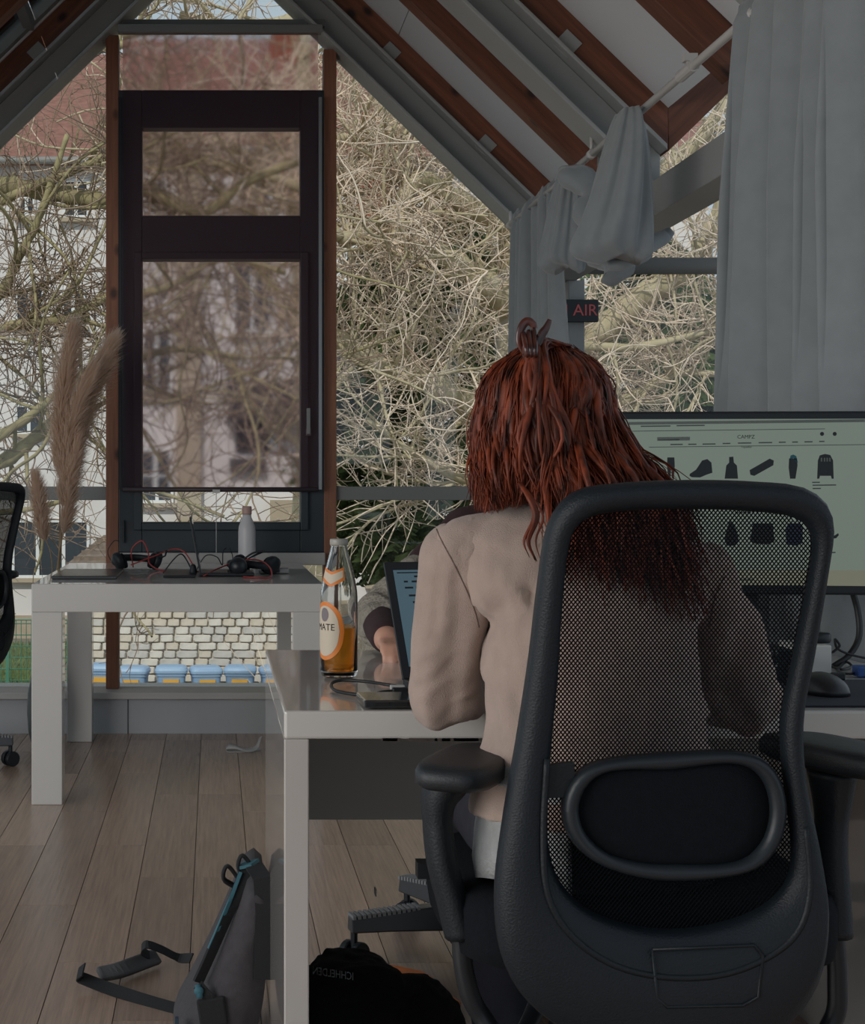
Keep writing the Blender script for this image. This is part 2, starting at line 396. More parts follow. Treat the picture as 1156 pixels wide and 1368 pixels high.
for par, sg in ((win5, 1), (win6, -1)):
    xs = sorted((sg*1.61, sg*4.5))
    g = G(); zc = ZP(356.5, YG)
    g.tube([(xs[0], 7.22, zc), (xs[1], 7.22, zc)], 0.037, 14); g.build('transom', steel, par, smooth=True)
    bar(xs[0], xs[1], zb0, zb1, 7.20, 7.28, 'transom', greyframe, par)
    bar(xs[0], xs[1], zc-0.02, zc+0.02, 7.235, 7.265, 'glazing_bar', greyframe, par)
    for z0, z1 in ((0.18, zb0), (zb1, zc-0.02)): G().box(xs[0], xs[1], YG, YG+0.008, z0, z1).build('pane', glass, par)
    pts = [(xs[0], YG, zc+0.02), (xs[1], YG, zc+0.02)]+[(x, YG, CAMZ+2.70-S*abs(abs(x)-3.03)) for x in np.linspace(xs[1], xs[0], 9)]
    G().poly(pts, (0, 0.008, 0)).build('pane', glass, par)

# ------------------------------------------------------------------ the tall window and its blind
win1 = bpy.data.objects.new('window_1', None); COL.objects.link(win1); struct(win1)
X0, X1 = XP(160, YG), XP(432, YG); xi0, xi1 = XP(191, YG), XP(400, YG)
zt, zm1, zm0, zbt = ZP(126, YG), ZP(292, YG), ZP(350, YG), ZP(737, YG)
zp1, zp0 = ZP(176, YG), ZP(697, YG)
g = G(); y0, y1 = 7.17, 7.26
g.box(X0, xi0, y0, y1, zbt, zt); g.box(xi1, X1, y0, y1, zbt, zt); g.box(xi0, xi1, y0, y1, zp1, zt); g.box(xi0, xi1, y0, y1, zm0, zm1); g.box(xi0, xi1, y0, y1, zbt, zp0)
g.build('window_frame', anth, win1, bevel=0.004)
g = G(); e = 0.02                              # sash bead standing proud of the frame
for a0, a1, b0, b1 in ((xi0, xi1, zm0, zp0),):
    g.box(xi0-0.035, xi0, 7.145, y0, zp0-0.035, zm0+0.03); g.box(xi1, xi1+0.035, 7.145, y0, zp0-0.035, zm0+0.03)
    g.box(xi0, xi1, 7.145, y0, zp0-0.035, zp0); g.box(xi0, xi1, 7.145, y0, zm0, zm0+0.03)
g.build('sash', anth, win1, bevel=0.004)
for a, b in ((zm1, zp1), (zp0, zm0)): G().box(xi0, xi1, YG, YG+0.008, a, b).build('pane', glass, win1)
G().box(X0, X1, YG, YG+0.008, zt, ZP(44, YG)).build('pane', glass, win1)
G().box(X0, X1, YG, YG+0.008, 0.18, ZP(752, YG)).build('pane', glass, win1)
gable_pane(X0, X1, ZP(34, YG), win1)
g = G().box(X0, X1, 7.15, 7.28, ZP(44, YG), ZP(34, YG)); g.build('top_rail', greyframe, win1, bevel=0.003)
G().box(X0, X1, 7.12, 7.28, ZP(753, YG), zbt).build('inner_sill', sill_m, win1, bevel=0.004)
g = G().box(XP(409, 7.13), XP(416, 7.13), 7.135, 7.17, ZP(582, 7.13), ZP(572, 7.13)); g.box(XP(410, 7.1), XP(415, 7.1), 7.105, 7.12, ZP(580, 7.1), ZP(545, 7.1)); g.box(XP(411, 7.1), XP(414, 7.1), 7.11, 7.15, ZP(579, 7.1), ZP(574, 7.1))
g.build('window_handle', greyframe, win1, bevel=0.002)
G().box(XP(163, 7.15), XP(166, 7.15), 7.14, 7.17, ZP(725, 7.15), ZP(695, 7.15)).build('hinge', black_pl2, win1)

m = bpy.data.materials.new('blind_fabric'); m.use_nodes = True; nt = m.node_tree; L = nt.links; nt.nodes.remove(nt.nodes['Principled BSDF'])
rf = nt.nodes.new('ShaderNodeBsdfRefraction'); rf.inputs['Color'].default_value = (0.95, 0.86, 0.89, 1); rf.inputs['IOR'].default_value = 1.04; rf.inputs['Roughness'].default_value = 0.22
df = nt.nodes.new('ShaderNodeBsdfDiffuse'); df.inputs['Color'].default_value = C(120, 86, 92)
tl = nt.nodes.new('ShaderNodeBsdfTranslucent'); tl.inputs['Color'].default_value = C(104, 76, 84)
tp = nt.nodes.new('ShaderNodeBsdfTransparent'); tp.inputs['Color'].default_value = (0.8, 0.7, 0.74, 1)
m1 = nt.nodes.new('ShaderNodeMixShader'); m1.inputs[0].default_value = 0.5; L.new(df.outputs[0], m1.inputs[1]); L.new(tl.outputs[0], m1.inputs[2])
m2 = nt.nodes.new('ShaderNodeMixShader'); m2.inputs[0].default_value = 0.10; L.new(rf.outputs[0], m2.inputs[1]); L.new(tp.outputs[0], m2.inputs[2])
m3 = nt.nodes.new('ShaderNodeMixShader'); m3.inputs[0].default_value = 0.45
tc = nt.nodes.new('ShaderNodeTexCoord'); nz = nt.nodes.new('ShaderNodeTexNoise'); mp = nt.nodes.new('ShaderNodeMapping'); mp.inputs['Scale'].default_value = (250, 1, 20)
L.new(tc.outputs['Object'], mp.inputs[0]); L.new(mp.outputs[0], nz.inputs['Vector']); nz.inputs['Scale'].default_value = 1
mr = nt.nodes.new('ShaderNodeMapRange'); mr.inputs['To Min'].default_value = 0.22; mr.inputs['To Max'].default_value = 0.30; L.new(nz.outputs['Fac'], mr.inputs['Value']); L.new(mr.outputs[0], m3.inputs[0])
L.new(m2.outputs[0], m3.inputs[1]); L.new(m1.outputs[0], m3.inputs[2]); L.new(m3.outputs[0], nt.nodes['Material Output'].inputs['Surface'])
blind_m = m
YB = 7.11; bx0, bx1 = XP(164, YB), XP(425, YB); bz1, bz0 = ZP(43, YB), ZP(654, YB)
blind = thing('roller_blind', 'translucent burgundy roller blind pulled down over the tall window', 'blind', (0, YB, bz0))
G().add([(bx0, YB, bz0), (bx1, YB, bz0), (bx1, YB, bz1), (bx0, YB, bz1)], [(0, 1, 2, 3)]).build('fabric', blind_m, blind)
G().tube([(bx0, YB, bz0), (bx1, YB, bz0)], 0.011, 10).build('bottom_bar', M('blind_bar', C(60, 48, 52), 0.5), blind, smooth=True)
G().box(bx0-0.02, bx1+0.02, YB-0.02, YB+0.03, bz1-0.005, bz1+0.03).build('cassette', greyframe, blind, bevel=0.004)
for xx, mt in ((XP(160.5, YB), black_pl2), (XP(428, YB), alu)):
    G().box(xx-0.007, xx+0.007, YB-0.004, YB+0.02, bz0, ZP(130, YB)).build('guide_rail', mt, blind)
G().tube([(XP(289, YB), YB-0.02, bz0), (XP(289, YB), YB-0.02, 0.62)], 0.0016, 5).build('pull_cord', white_paint, blind)
G().box(XP(284, YB), XP(294, YB), YB-0.022, YB-0.012, bz0-0.015, bz0).build('cord_clip', white_paint, blind)

# ------------------------------------------------------------------ white table by the window
ZT = 0.74
tab = thing('table', 'white glossy table with thick square legs standing before the tall window', 'table', (-0.12, 6.2, 0))
yf, yr = 5.51, 6.95; tx0, tx1 = XP(42, yf), XP(432, yf)
G().box(tx0, tx1, yf, yr, 0.645, ZT).build('tabletop', white_gloss, tab, bevel=0.003)
for xa in (tx0, tx1-0.103):
    for ya in (yf, yr-0.103): G().box(xa, xa+0.103, ya, ya+0.103, 0, 0.645).build('leg', white_gloss, tab, bevel=0.003)
# ------------------------------------------------------------------ near desk
dsk = thing('desk', 'near white lacquered desk with solid glossy side panel and worn edges', 'desk', (0.65, 2.9, 0))
DF, DR = 2.44, 3.333; dx0, dx1 = 0.104, 1.22
G().box(dx0, dx1, DF, DR, ZT-0.042, ZT).build('tabletop', white_gloss, dsk, bevel=0.004)
sp_m = M('gloss_side_panel', C(185, 180, 174), 0.3, coat=1.0, var=0.03, vscale=2)
for xa in (dx0, dx1-0.037): G().box(xa, xa+0.037, DF+0.001, DR-0.001, 0, ZT-0.042).build('side_panel', sp_m, dsk, bevel=0.002)
G().box(dx0+0.037, dx1-0.037, DR-0.03, DR-0.005, ZP(1095, DR-0.03), ZT-0.042).build('modesty_panel', M('grey_modesty', C(206, 204, 198), 0.6), dsk)
g = G(); random.seed(5)
for i in range(14):
    x = random.uniform(XP(510, DF), XP(640, DF)); g.box(x, x+random.uniform(.01, .03), DF-0.0015, DF+0.002, ZT-0.0445, ZT-0.0405)
g.build('chipped_edge', M('chip_dark', C(70, 62, 58), 0.9), dsk, label='dark chips along the lower front edge')
for yy in (DF-0.0, ): G().box(0.245, 0.247, 2.5, 2.52, 0.45, 0.46).build('screw_cap', M('joint_dark', C(70, 72, 72)), dsk)
cab = thing('cabinet', 'low white cabinet standing behind the right end of the desk', 'cabinet', (1.5, 3.6, 0))
G().box(1.14, 1.75, 3.36, 3.75, 0.012, 0.68).build('body', white_gloss, cab, bevel=0.003)
G().box(1.16, 1.73, 3.345, 3.36, 0.03, 0.34).build('door', white_gloss, cab, bevel=0.002); G().box(1.16, 1.73, 3.345, 3.36, 0.345, 0.66).build('door', white_gloss, cab, bevel=0.002)
G().box(1.15, 1.74, 3.38, 3.74, 0, 0.012).build('plinth', black_pl2, cab)

# ------------------------------------------------------------------ things on the window table
def sY(y): return FPX*(CAMZ-ZT)/(y-VY)        # depth of a table-top point seen at row y
bt = thing('water_bottle', 'white metal water bottle with pink lid at the rear of the window table', 'bottle', (XP(330, 6.83), 6.83, ZT))
g = G(); g.lathe([(0.030, 0.0), (0.035, 0.004), (0.036, 0.02), (0.036, 0.135), (0.034, 0.155), (0.026, 0.18), (0.019, 0.195), (0.0175, 0.208)], (0, 0, 0), 28)
g.build('body', M('white_enamel', C(196, 194, 194), 0.4, var=0.03), bt, smooth=True, off=(0, 0, 0))
G().lathe([(0.0195, 0.207), (0.020, 0.212), (0.020, 0.236), (0.018, 0.241)], (0, 0, 0), 24).build('lid', M('pinkish_lid', C(176, 142, 134), 0.5), bt, smooth=True, off=(0, 0, 0))

# open laptop seen edge-on
lt = thing('laptop', 'open dark laptop turned edge-on among cables on the window table', 'laptop', (XP(270, 6.05), 6.05, ZT), 0)
G().box(-0.01, 0.19, -0.12, 0.12, 0.002, 0.014).build('base', black_pl2, lt, bevel=0.003, off=(0, 0, 0))
mt = Matrix.Translation((-0.005, 0, 0.012)) @ Matrix.Rotation(-0.18, 4, 'Y')
G().box(-0.004, 0.003, -0.12, 0.12, 0, 0.205, mt).build('lid', black_pl2, lt, bevel=0.002, off=(0, 0, 0))
G().box(0.003, 0.0036, -0.112, 0.112, 0.012, 0.196, mt).build('screen', M('dark_glass_screen', C(20, 24, 28), 0.08), lt, off=(0, 0, 0))
tg = tag(G().box(XP(75, sY(770)), XP(160, sY(770)), sY(774), sY(764), ZT+0.0005, ZT+0.012).build('tablet', M('grey_tablet', C(70, 72, 74), 0.25, metal=0.4), bevel=0.003), 'thin grey tablet lying near the left corner of the window table', 'tablet')
tg = tag(G().box(XP(220, sY(768)), XP(262, sY(768)), sY(772), sY(764), ZT+0.0005, ZT+0.009).build('phone', black_pl2, bevel=0.003), 'flat black phone lying left of the edge-on laptop', 'phone')
pb = thing('power_bank', 'small grey box with metal edge at the right of the cables', 'charger', (XP(366, sY(766)), sY(766), ZT))
G().box(-0.055, 0.055, -0.04, 0.04, 0.001, 0.022).build('body', M('grey_box_metal', C(130, 130, 130), 0.4, metal=0.5), pb, bevel=0.004, off=(0, 0, 0))
G().box(-0.04, 0.02, -0.041, -0.0395, 0.006, 0.016).build('port', black_pl2, pb, off=(0, 0, 0))
def headset(name, label, x, Y, rz, sc=1.0):
    t = thing(name, label, 'headset', (x, Y, ZT), rz, 'headsets on the window table')
    g = G(); pts = [(0.085*math.cos(a)*sc, 0.075*math.sin(a)*sc, 0.03+0.012*math.sin(a)) for a in np.linspace(-0.3, PI+0.3, 22)]
    g.tube(pts, 0.009, 8, flat=1.6); g.build('headband', black_pl, t, smooth=True, off=(0, 0, 0))
    for sx in (-1, 1):
        c = Vector((sx*0.078*sc, -0.03, 0.034)); mr = Matrix.Rotation(sx*0.35, 4, 'Y') @ Matrix.Rotation(PI/2, 4, 'Y')
        e = G().lathe([(0.02, -0.016), (0.034, -0.012), (0.036, 0.0), (0.033, 0.012), (0.02, 0.016)], c, 20, mr).build('ear_cup', black_pl, t, smooth=True, off=(0, 0, 0))
        G().lathe([(0.018, -0.006), (0.030, -0.004), (0.031, 0.006), (0.018, 0.008)], c+Vector((-sx*0.018, 0, 0)), 20, mr).build('ear_pad', black_fab, e, smooth=True, off=(0, 0, 0))
    G().tube([(0.08*sc, -0.05, 0.04), (0.09*sc, -0.10, 0.055), (0.075*sc, -0.15, 0.075)], [0.004, 0.003, 0.005], 8).build('microphone', black_pl, t, smooth=True, off=(0, 0, 0))
    return t
headset('headset', 'black headset lying at the left end of the window table', XP(180, 6.45), 6.45, 0.4)
headset('headset', 'black headset lying below the white water bottle', XP(335, 6.1), 6.1, 2.4)
g = G(); g.ell((XP(318, 5.95), 5.95, ZT+0.036), (0.034, 0.034, 0.034), 18, 12); tag(g.build('webcam', black_pl2, smooth=True), 'round black webcam ball in front of the headset', 'webcam')
def cable(name, label, pts, r, mat, n=10, cat='cable'):
    return tag(G().tube(catmull(pts, n), r, 6).build(name, mat, smooth=True), label, cat)
def tp(x, y, Y, dz=0.0): return P(x, y, Y)
zc = ZT+0.004
def onT(x, Y, z=0.0): return Vector((XP(x, Y), Y, zc+z))
cable('red_cable', 'red cable looping high above the left headset', [onT(178, 6.5), onT(176, 6.5, .07), onT(190, 6.48, .105), onT(198, 6.45, .06), onT(200, 6.4, .02), onT(215, 6.3), onT(240, 6.25, 0)], 0.0028, red_cable)
cable('red_cable', 'red cable arching from the left headset to the laptop', [onT(175, 6.3, .02), onT(205, 6.35, .05), onT(230, 6.4, .075), onT(245, 6.35, .07), onT(256, 6.3, .03), onT(262, 6.25, 0), onT(275, 6.2, 0)], 0.0028, red_cable)
cable('red_cable', 'red cable lying around the right headset', [onT(272, 5.9), onT(290, 6.0, .02), onT(320, 6.1, .045), onT(345, 6.05, .05), onT(360, 5.95, .03), onT(362, 5.85), onT(345, 5.8), onT(325, 5.85)], 0.0028, red_cable)
cable('black_cable', 'black cable hanging in a loop at the left wooden post', [onT(158, 6.6, .0), onT(149, 6.6, .02), onT(144, 6.6, .06), onT(152, 6.6, .10), onT(160, 6.6, .10)], 0.002, black_cable)
cable('black_cable', 'black cable bent like a tent left of the laptop', [onT(218, 6.1), onT(232, 6.1, .05), onT(242, 6.1, .07), onT(250, 6.1, .045), onT(258, 6.05, 0.0)], 0.0028, black_cable)
cable('black_cable', 'black cable curling up right of the laptop', [onT(262, 6.3, .0), onT(275, 6.3, .055), onT(290, 6.3, .05), onT(297, 6.3, .02), onT(298, 6.3, .07), onT(302, 6.3, .085)], 0.0024, black_cable)
cable('black_cable', 'thick black cable rising toward the white bottle', [onT(318, 6.0, .03), onT(328, 6.0, .06), onT(340, 6.0, .08), onT(354, 6.0, .085)], 0.004, black_cable)
cable('black_cable', 'thin black cable standing between the laptop and bottle', [onT(305, 6.2, 0), onT(311, 6.2, .05), onT(307, 6.2, .09)], 0.002, black_cable)
g = G(); g.cap(onT(258, 5.95, 0.012), onT(258, 5.95, 0.03), 0.014, 0.011, 12); tag(g.build('computer_plug', black_pl, smooth=True), 'small black plug standing on the window table left of the laptop', 'plug')

# ------------------------------------------------------------------ drink bottle on the desk
BX, BY = XP(453, 2.87), 2.87
db = thing('drink_bottle', 'clear glass bottle half full of orange drink on the desk corner', 'bottle', (BX, BY, ZT))
prof = [(0.026, 0.0), (0.031, 0.003), (0.0325, 0.012), (0.0325, 0.138), (0.0318, 0.150), (0.029, 0.166), (0.0235, 0.19), (0.0175, 0.212), (0.0145, 0.226), (0.0135, 0.234)]
gl = G(); n = 36; 
inn = [(r-0.0028, z) for r, z in prof[::-1] if z > 0.004]+[(0.020, 0.006)]
gl.lathe(prof+[(0.0135, 0.238)]+inn, (0, 0, 0), n)
mg = bpy.data.materials.new('bottle_glass'); mg.use_nodes = True; b = mg.node_tree.nodes['Principled BSDF']; b.inputs['Transmission Weight'].default_value = 1; b.inputs['Roughness'].default_value = 0.02; b.inputs['IOR'].default_value = 1.3; b.inputs['Base Color'].default_value = (0.96, 0.97, 0.95, 1)
gl.build('glass', mg, db, smooth=True, off=(0, 0, 0))
ml = bpy.data.materials.new('orange_drink'); ml.use_nodes = True; b = ml.node_tree.nodes['Principled BSDF']; b.inputs['Transmission Weight'].default_value = 0.9; b.inputs['Roughness'].default_value = 0.03; b.inputs['IOR'].default_value = 1.16; b.inputs['Base Color'].default_value = C(255, 168, 44)
G().lathe([(0.019, 0.0065), (0.0294, 0.012), (0.0294, 0.086), (0.0294, 0.0865)], (0, 0, 0), 32).build('drink', ml, db, smooth=False, off=(0, 0, 0))
G().lathe([(0.0150, 0.229), (0.0158, 0.231), (0.0158, 0.238), (0.0150, 0.2405)], (0, 0, 0), 28).build('lip', M('frosted_lip', C(150, 148, 140), 0.4), db, smooth=True, off=(0, 0, 0))
def label_patch(name, mat, a0, a1, zf, r, n=24, k=10, par=db):
    g = G(); rings = []
    for i in range(n+1):
        a = a0+(a1-a0)*i/n; lo, hi = zf(i/n)
        rings.append([(r(z)*math.cos(a), r(z)*math.sin(a), z) for z in np.linspace(lo, hi, k)])
    g.loft(rings, cap=False, closed=False); return g.build(name, mat, par, smooth=True, off=(0, 0, 0))
def rprof(z):
    for (r0, z0), (r1, z1) in zip(prof, prof[1:]):
        if z0 <= z <= z1: return r0+(r1-r0)*(z-z0)/(z1-z0)
    return 0.0135
ac = math.radians(-90-52)
el = lambda h, c: (lambda t: (c-h*math.sqrt(max(0, 1-(2*t-1)**2))-0.0005, c+h*math.sqrt(max(0, 1-(2*t-1)**2))+0.0005))
label_patch('label', M('orange_label', C(214, 122, 44), 0.5), ac-1.12, ac+1.12, el(0.050, 0.082), lambda z: rprof(z)+0.0004)
label_patch('label', M('cream_label', C(196, 184, 164), 0.6), ac-0.86, ac+0.86, el(0.043, 0.082), lambda z: rprof(z)+0.0009)
label_patch('neck_label', M('orange_label', C(214, 122, 44), 0.5), ac-0.5, ac+1.2, lambda t: (0.158+0.012*abs(2*t-1), 0.192-0.008*(1-abs(2*t-1))), lambda z: rprof(z)+0.0006)
label_patch('neck_label', M('cream_label', C(196, 184, 164), 0.6), ac-0.4, ac+1.1, lambda t: (0.163+0.012*abs(2*t-1), 0.187-0.008*(1-abs(2*t-1))), lambda z: rprof(z)+0.001)
wrapr = lambda p: Vector((0.0338*math.cos(ac+p.x/0.0338), 0.0338*math.sin(ac+p.x/0.0338), 0.088+p.y))
text('lettering', 'MATE', 0.0165, M('ink', C(30, 30, 32), 0.7), None, db, 0.0002, bend=wrapr, local=True)
mark = lambda p: Vector((0.0338*math.cos(ac+p.x/0.0338), 0.0338*math.sin(ac+p.x/0.0338), 0.110+p.y))
g = G(); g.poly([(0.009*math.cos(a), 0.012*math.sin(a), 0) for a in np.linspace(0, 2*PI, 20)[:-1]], (0, 0, 0.0002)); g.v = [tuple(mark(Vector(p))) for p in g.v]
g.build('emblem', M('emblem_grey', C(120, 112, 116), 0.7), db, off=(0, 0, 0))

# ------------------------------------------------------------------ laptop and devices on the desk
L0 = Vector((XP(538, 2.70), 2.70, ZT)); yaw = 0.28
nl = thing('laptop', 'black laptop open with its lit screen beside the woman in beige', 'laptop', L0, yaw)
G().box(0, 0.31, -0.215, 0.0, 0.002, 0.017).build('base', black_pl2, nl, bevel=0.003, off=(0, 0, 0))
g = G()
for r in range(5):
    for c in range(13): g.box(0.022+c*0.0206, 0.04+c*0.0206, -0.04-r*0.019, -0.024-r*0.019, 0.017, 0.0185)
g.build('keyboard', black_pl, nl, off=(0, 0, 0)); G().box(0.1, 0.21, -0.2, -0.14, 0.017, 0.0176).build('touchpad', M('touchpad', C(52, 55, 58), 0.3), nl, off=(0, 0, 0))
mt = Matrix.Translation((0, 0, 0.014)) @ Matrix.Rotation(-0.42, 4, 'X')
lid = G().box(0, 0.31, -0.003, 0.004, 0, 0.208, mt).build('lid', black_pl2, nl, bevel=0.003, off=(0, 0, 0))
scr_l = M('laptop_screen_glow', C(20, 30, 34), 0.3, emit=(C(62, 82, 92), 1.0))
s_ = G().box(0.014, 0.296, -0.0036, -0.0031, 0.022, 0.192, mt).build('screen', scr_l, lid, off=(0, 0, 0))
ink = M('screen_ink', C(12, 20, 24), 0.5); g = G()
def lr(x0, x1, z0, z1): g.box(x0, x1, -0.0041, -0.0037, z0, z1, mt)
lr(0.02, 0.29, 0.186, 0.188)
for x0, x1, z in ((.05, .29, .180), (.03, .037, .171), (.044, .12, .171), (.05, .10, .160), (.03, .045, .160), (.035, .12, .146), (.04, .1, .134), (.04, .08, .122), (.04, .12, .100), (.04, .13, .086), (.045, .11, .070), (.045, .125, .055)):
    lr(x0, x1, z-0.0016, z+0.0016)
for i in range(6): lr(.042+i*.014, .047+i*.014, .112, .115)
g.build('page_text', ink, s_, off=(0, 0, 0), kind='stuff')
dk = thing('docking_device', 'flat black device with ports lying at the front edge of the desk', 'device', (XP(530, 2.5), 2.5, ZT), 0.04)
G().box(-0.055, 0.10, -0.045, 0.055, 0.002, 0.014).build('body', M('gloss_black', C(30, 34, 36), 0.12, coat=0.8), dk, bevel=0.003, off=(0, 0, 0))
for x in (-.04, -.012, .018): G().box(x, x+0.022, -0.0462, -0.045, 0.006, 0.011).build('port', M('port_black', C(8, 9, 10), 0.6), dk, off=(0, 0, 0))
cable('usb_cable', 'black cable looping from the drink bottle to the laptop', [L0+Vector((-0.002, -0.05, 0.009)), L0+Vector((-.03, -.04, .012)), Vector((XP(490, 2.7), 2.7, ZT+.012)), Vector((XP(455, 2.75), 2.72, ZT+.012)), Vector((XP(443, 2.7), 2.70, ZT+.008)), Vector((XP(452, 2.62), 2.63, ZT+.005)), Vector((XP(490, 2.6), 2.58, ZT+.005)), L0+Vector((-.04, -.085, .006)), L0+Vector((0.008, -.085, .009))], 0.0028, black_cable)
for i, dy in enumerate((-.05, -.085)):
    q = L0+Vector((0.01, dy, 0.004)); tag(G().box(q.x-0.036, q.x-0.012, q.y-0.006, q.y+0.006, q.z, q.z+0.009).build('cable_plug', black_pl2 if i else M('plug_white', C(170, 170, 168), 0.4), bevel=0.002), ('rear' if not i else 'front')+' plug of the black cable at the left side of the near laptop', 'plug')

# ------------------------------------------------------------------ monitor
MY = 2.98; myaw = -0.06
mc = Vector((XP(998, MY), MY, ZP(672, MY)))
mon = thing('monitor', 'large black monitor showing an outdoor clothing shop page on the desk', 'monitor', (mc.x, mc.y+0.06, ZT))
R = Matrix.Translation(mc) @ Matrix.Rotation(myaw, 4, 'Z')
W2, H2 = 0.268, 0.166
body = G().box(-W2, W2, 0.0, 0.035, -H2, H2, R).build('casing', black_pl2, mon, bevel=0.004)
scr_m = M('monitor_glow', C(30, 36, 34), 0.25, emit=(C(100, 110, 100), 1.0))
scr = G().box(-W2+0.012, W2-0.012, -0.001, 0.0005, -H2+0.022, H2-0.014, R).build('screen', scr_m, mon)
Ri = R.inverted()
def mon_pt(px, py, dy=-0.0016):
    """point of the page where this spot of the screen shows"""
    a = Ri @ Vector((0, 0, CAMZ)); d = (Ri.to_3x3() @ Vector((px-VX, FPX, VY-py))); t = (dy-a.y)/d.y; q = a+d*t
    return q
def mpoly(name, pts, mat, dy=-0.0014): 
    q = [mon_pt(x, y, dy) for x, y in pts]; q = [R @ p for p in q]
    return G().poly(q, R.to_3x3() @ Vector((0, 0.0005, 0))).build(name, mat, scr)
dark_i = M('page_dark', C(24, 30, 34), 0.5); mid_i = M('page_grey', C(70, 78, 76), 0.5); teal_i = M('page_teal', C(28, 84, 96), 0.5); pale_i = M('page_pale', C(96, 104, 98), 0.5)
cx = lambda x, y: (840+x/3.658, 540+y/3.658)
def mp_(name, mat, *q): return mpoly(name, [cx(x, y) for x, y in q], mat)
mp_('trousers_picture', dark_i, (190, 260), (224, 260), (226, 300), (222, 362), (212, 362), (209, 300), (205, 362), (194, 362), (188, 300))
mp_('shoe_picture', dark_i, (300, 340), (330, 320), (360, 275), (385, 268), (405, 285), (410, 335), (380, 345), (350, 358), (310, 357), (298, 350))
mp_('jacket_picture', dark_i, (492, 258), (512, 256), (515, 285), (530, 300), (535, 364), (470, 364), (478, 300), (492, 285))
mp_('roll_picture', dark_i, (592, 322), (690, 266), (710, 275), (708, 298), (615, 350), (596, 345))
mp_('sleeping_bag_picture', dark_i, (785, 265), (824, 265), (826, 300), (816, 364), (790, 364), (783, 310))
mp_('sleeping_bag_hood_picture', teal_i, (786, 275), (793, 250), (806, 246), (820, 254), (828, 285), (816, 280), (806, 262), (796, 272))
mp_('jumper_picture', dark_i, (935, 250), (960, 243), (986, 248), (1000, 275), (1003, 364), (993, 364), (990, 350), (936, 350), (932, 364), (922, 364), (926, 275))
for x in (940, 955, 968, 981): mpoly('jumper_stripe_picture', [cx(x, 262), cx(x+7, 262), cx(x+7, 280), cx(x, 280)], pale_i, -0.002)
mp_('coat_picture', dark_i, (492, 575), (505, 575), (530, 620), (540, 670), (522, 692), (480, 692), (468, 660), (480, 610))
mp_('shorts_picture', dark_i, (608, 582), (705, 582), (714, 670), (690, 684), (620, 682), (594, 668))
mp_('vest_picture', M('page_navy', C(30, 40, 62), 0.5), (780, 582), (835, 582), (852, 600), (850, 680), (820, 692), (772, 685), (768, 610))
mp_('sandal_picture', dark_i, (985, 650), (1010, 640), (1025, 630), (1028, 640), (1015, 655), (990, 658))
for x in (946, 1008): mp_('page_icon', dark_i, *[(x+10*math.cos(a), 145+10*math.sin(a)) for a in np.linspace(0, 2*PI, 12)[:-1]])
def bars(name, mat, rows, wv=2.2):
    g = G()
    for x0, x1, y in rows:
        q = [R @ mon_pt(*cx(*p), -0.0014) for p in ((x0, y-wv), (x1, y-wv-(x1-x0)*0.012), (x1, y+wv-(x1-x0)*0.012), (x0, y+wv))]
        g.poly(q, R.to_3x3() @ Vector((0, 0.0005, 0)))
    return g.build(name, mat, scr, kind='stuff')
bars('page_text', mid_i, [(60, 205, 108), (235, 372, 105), (145, 250, 174), (205, 265, 197), (292, 332, 196), (362, 425, 195), (460, 498, 192), (535, 600, 190), (636, 702, 188), (735, 768, 186), (800, 828, 185), (860, 900, 184), (932, 958, 182), (898, 935, 382), (900, 1015, 396), (900, 940, 412), (520, 600, 530), (975, 1012, 725), (510, 610, 858)], 3)
bars('page_rule', mid_i, [(0, 960, 132), (100, 1156, 210)], 1.6)
bars('page_tab_strip', pale_i, [(0, 1156, 94)], 7); bars('search_field', pale_i, [(140, 300, 170)], 9)
mpoly('page_footer', [(845, 762), (1162, 762), (1162, 783), (845, 780)], M('page_footer', C(84, 86, 76), 0.5, emit=(C(100, 100, 84), 0.9)), -0.0012)
def mon_text(name, body, px, py, size, mat):
    q = mon_pt(px, py, -0.0016); mt = R @ Matrix.Translation(q) @ Matrix.Rotation(PI/2, 4, 'X'); return text(name, body, size, mat, mt, scr, 0.0002)
mon_text('shop_name', 'CAMPZ', *cx(574, 160), 0.0095, dark_i); mon_text('page_heading', 'Topseller', *cx(576, 209), 0.0052, dark_i)
G().box(mc.x-0.035, mc.x+0.035, MY+0.035, MY+0.06, ZT+0.012, mc.z).build('stand_neck', black_pl2, mon, bevel=0.004)
G().box(mc.x-0.11, mc.x+0.11, MY-0.05, MY+0.12, ZT+0.001, ZT+0.013).build('stand_base', black_pl2, mon, bevel=0.004)
# devices under and beside the monitor
def dbox(name, label, cat, px0, px1, py0, Y, dep, mat, parts=()):
    t = thing(name, label, cat, ((XP(px0, Y)+XP(px1, Y))/2, Y+dep/2, ZT))
    G().box(XP(px0, Y), XP(px1, Y), Y, Y+dep, ZT+0.001, ZP(py0, Y)).build('casing', mat, t, bevel=0.003); return t
Y = 2.76
t = dbox('docking_station', 'black docking box with rear sockets under the left of the monitor', 'device', 985, 1062, 868, Y, 0.10, black_pl)
for zz in (ZT+.03, ZT+.05):
    for xx in (1030, 1036): G().box(XP(xx, Y), XP(xx, Y)+0.004, Y-0.001, Y+0.001, zz, zz+0.006).build('socket', M('mark_grey', C(120, 124, 124)), t)
t = dbox('router', 'white device box with teal plug right of the black docking box', 'device', 1066, 1112, 862, 2.9, 0.10, white_paint)
G().box(XP(1068, 2.9), XP(1078, 2.9), 2.89, 2.9, ZT+.028, ZT+.034).build('plug', M('teal_plug', C(30, 110, 124), 0.5), t)
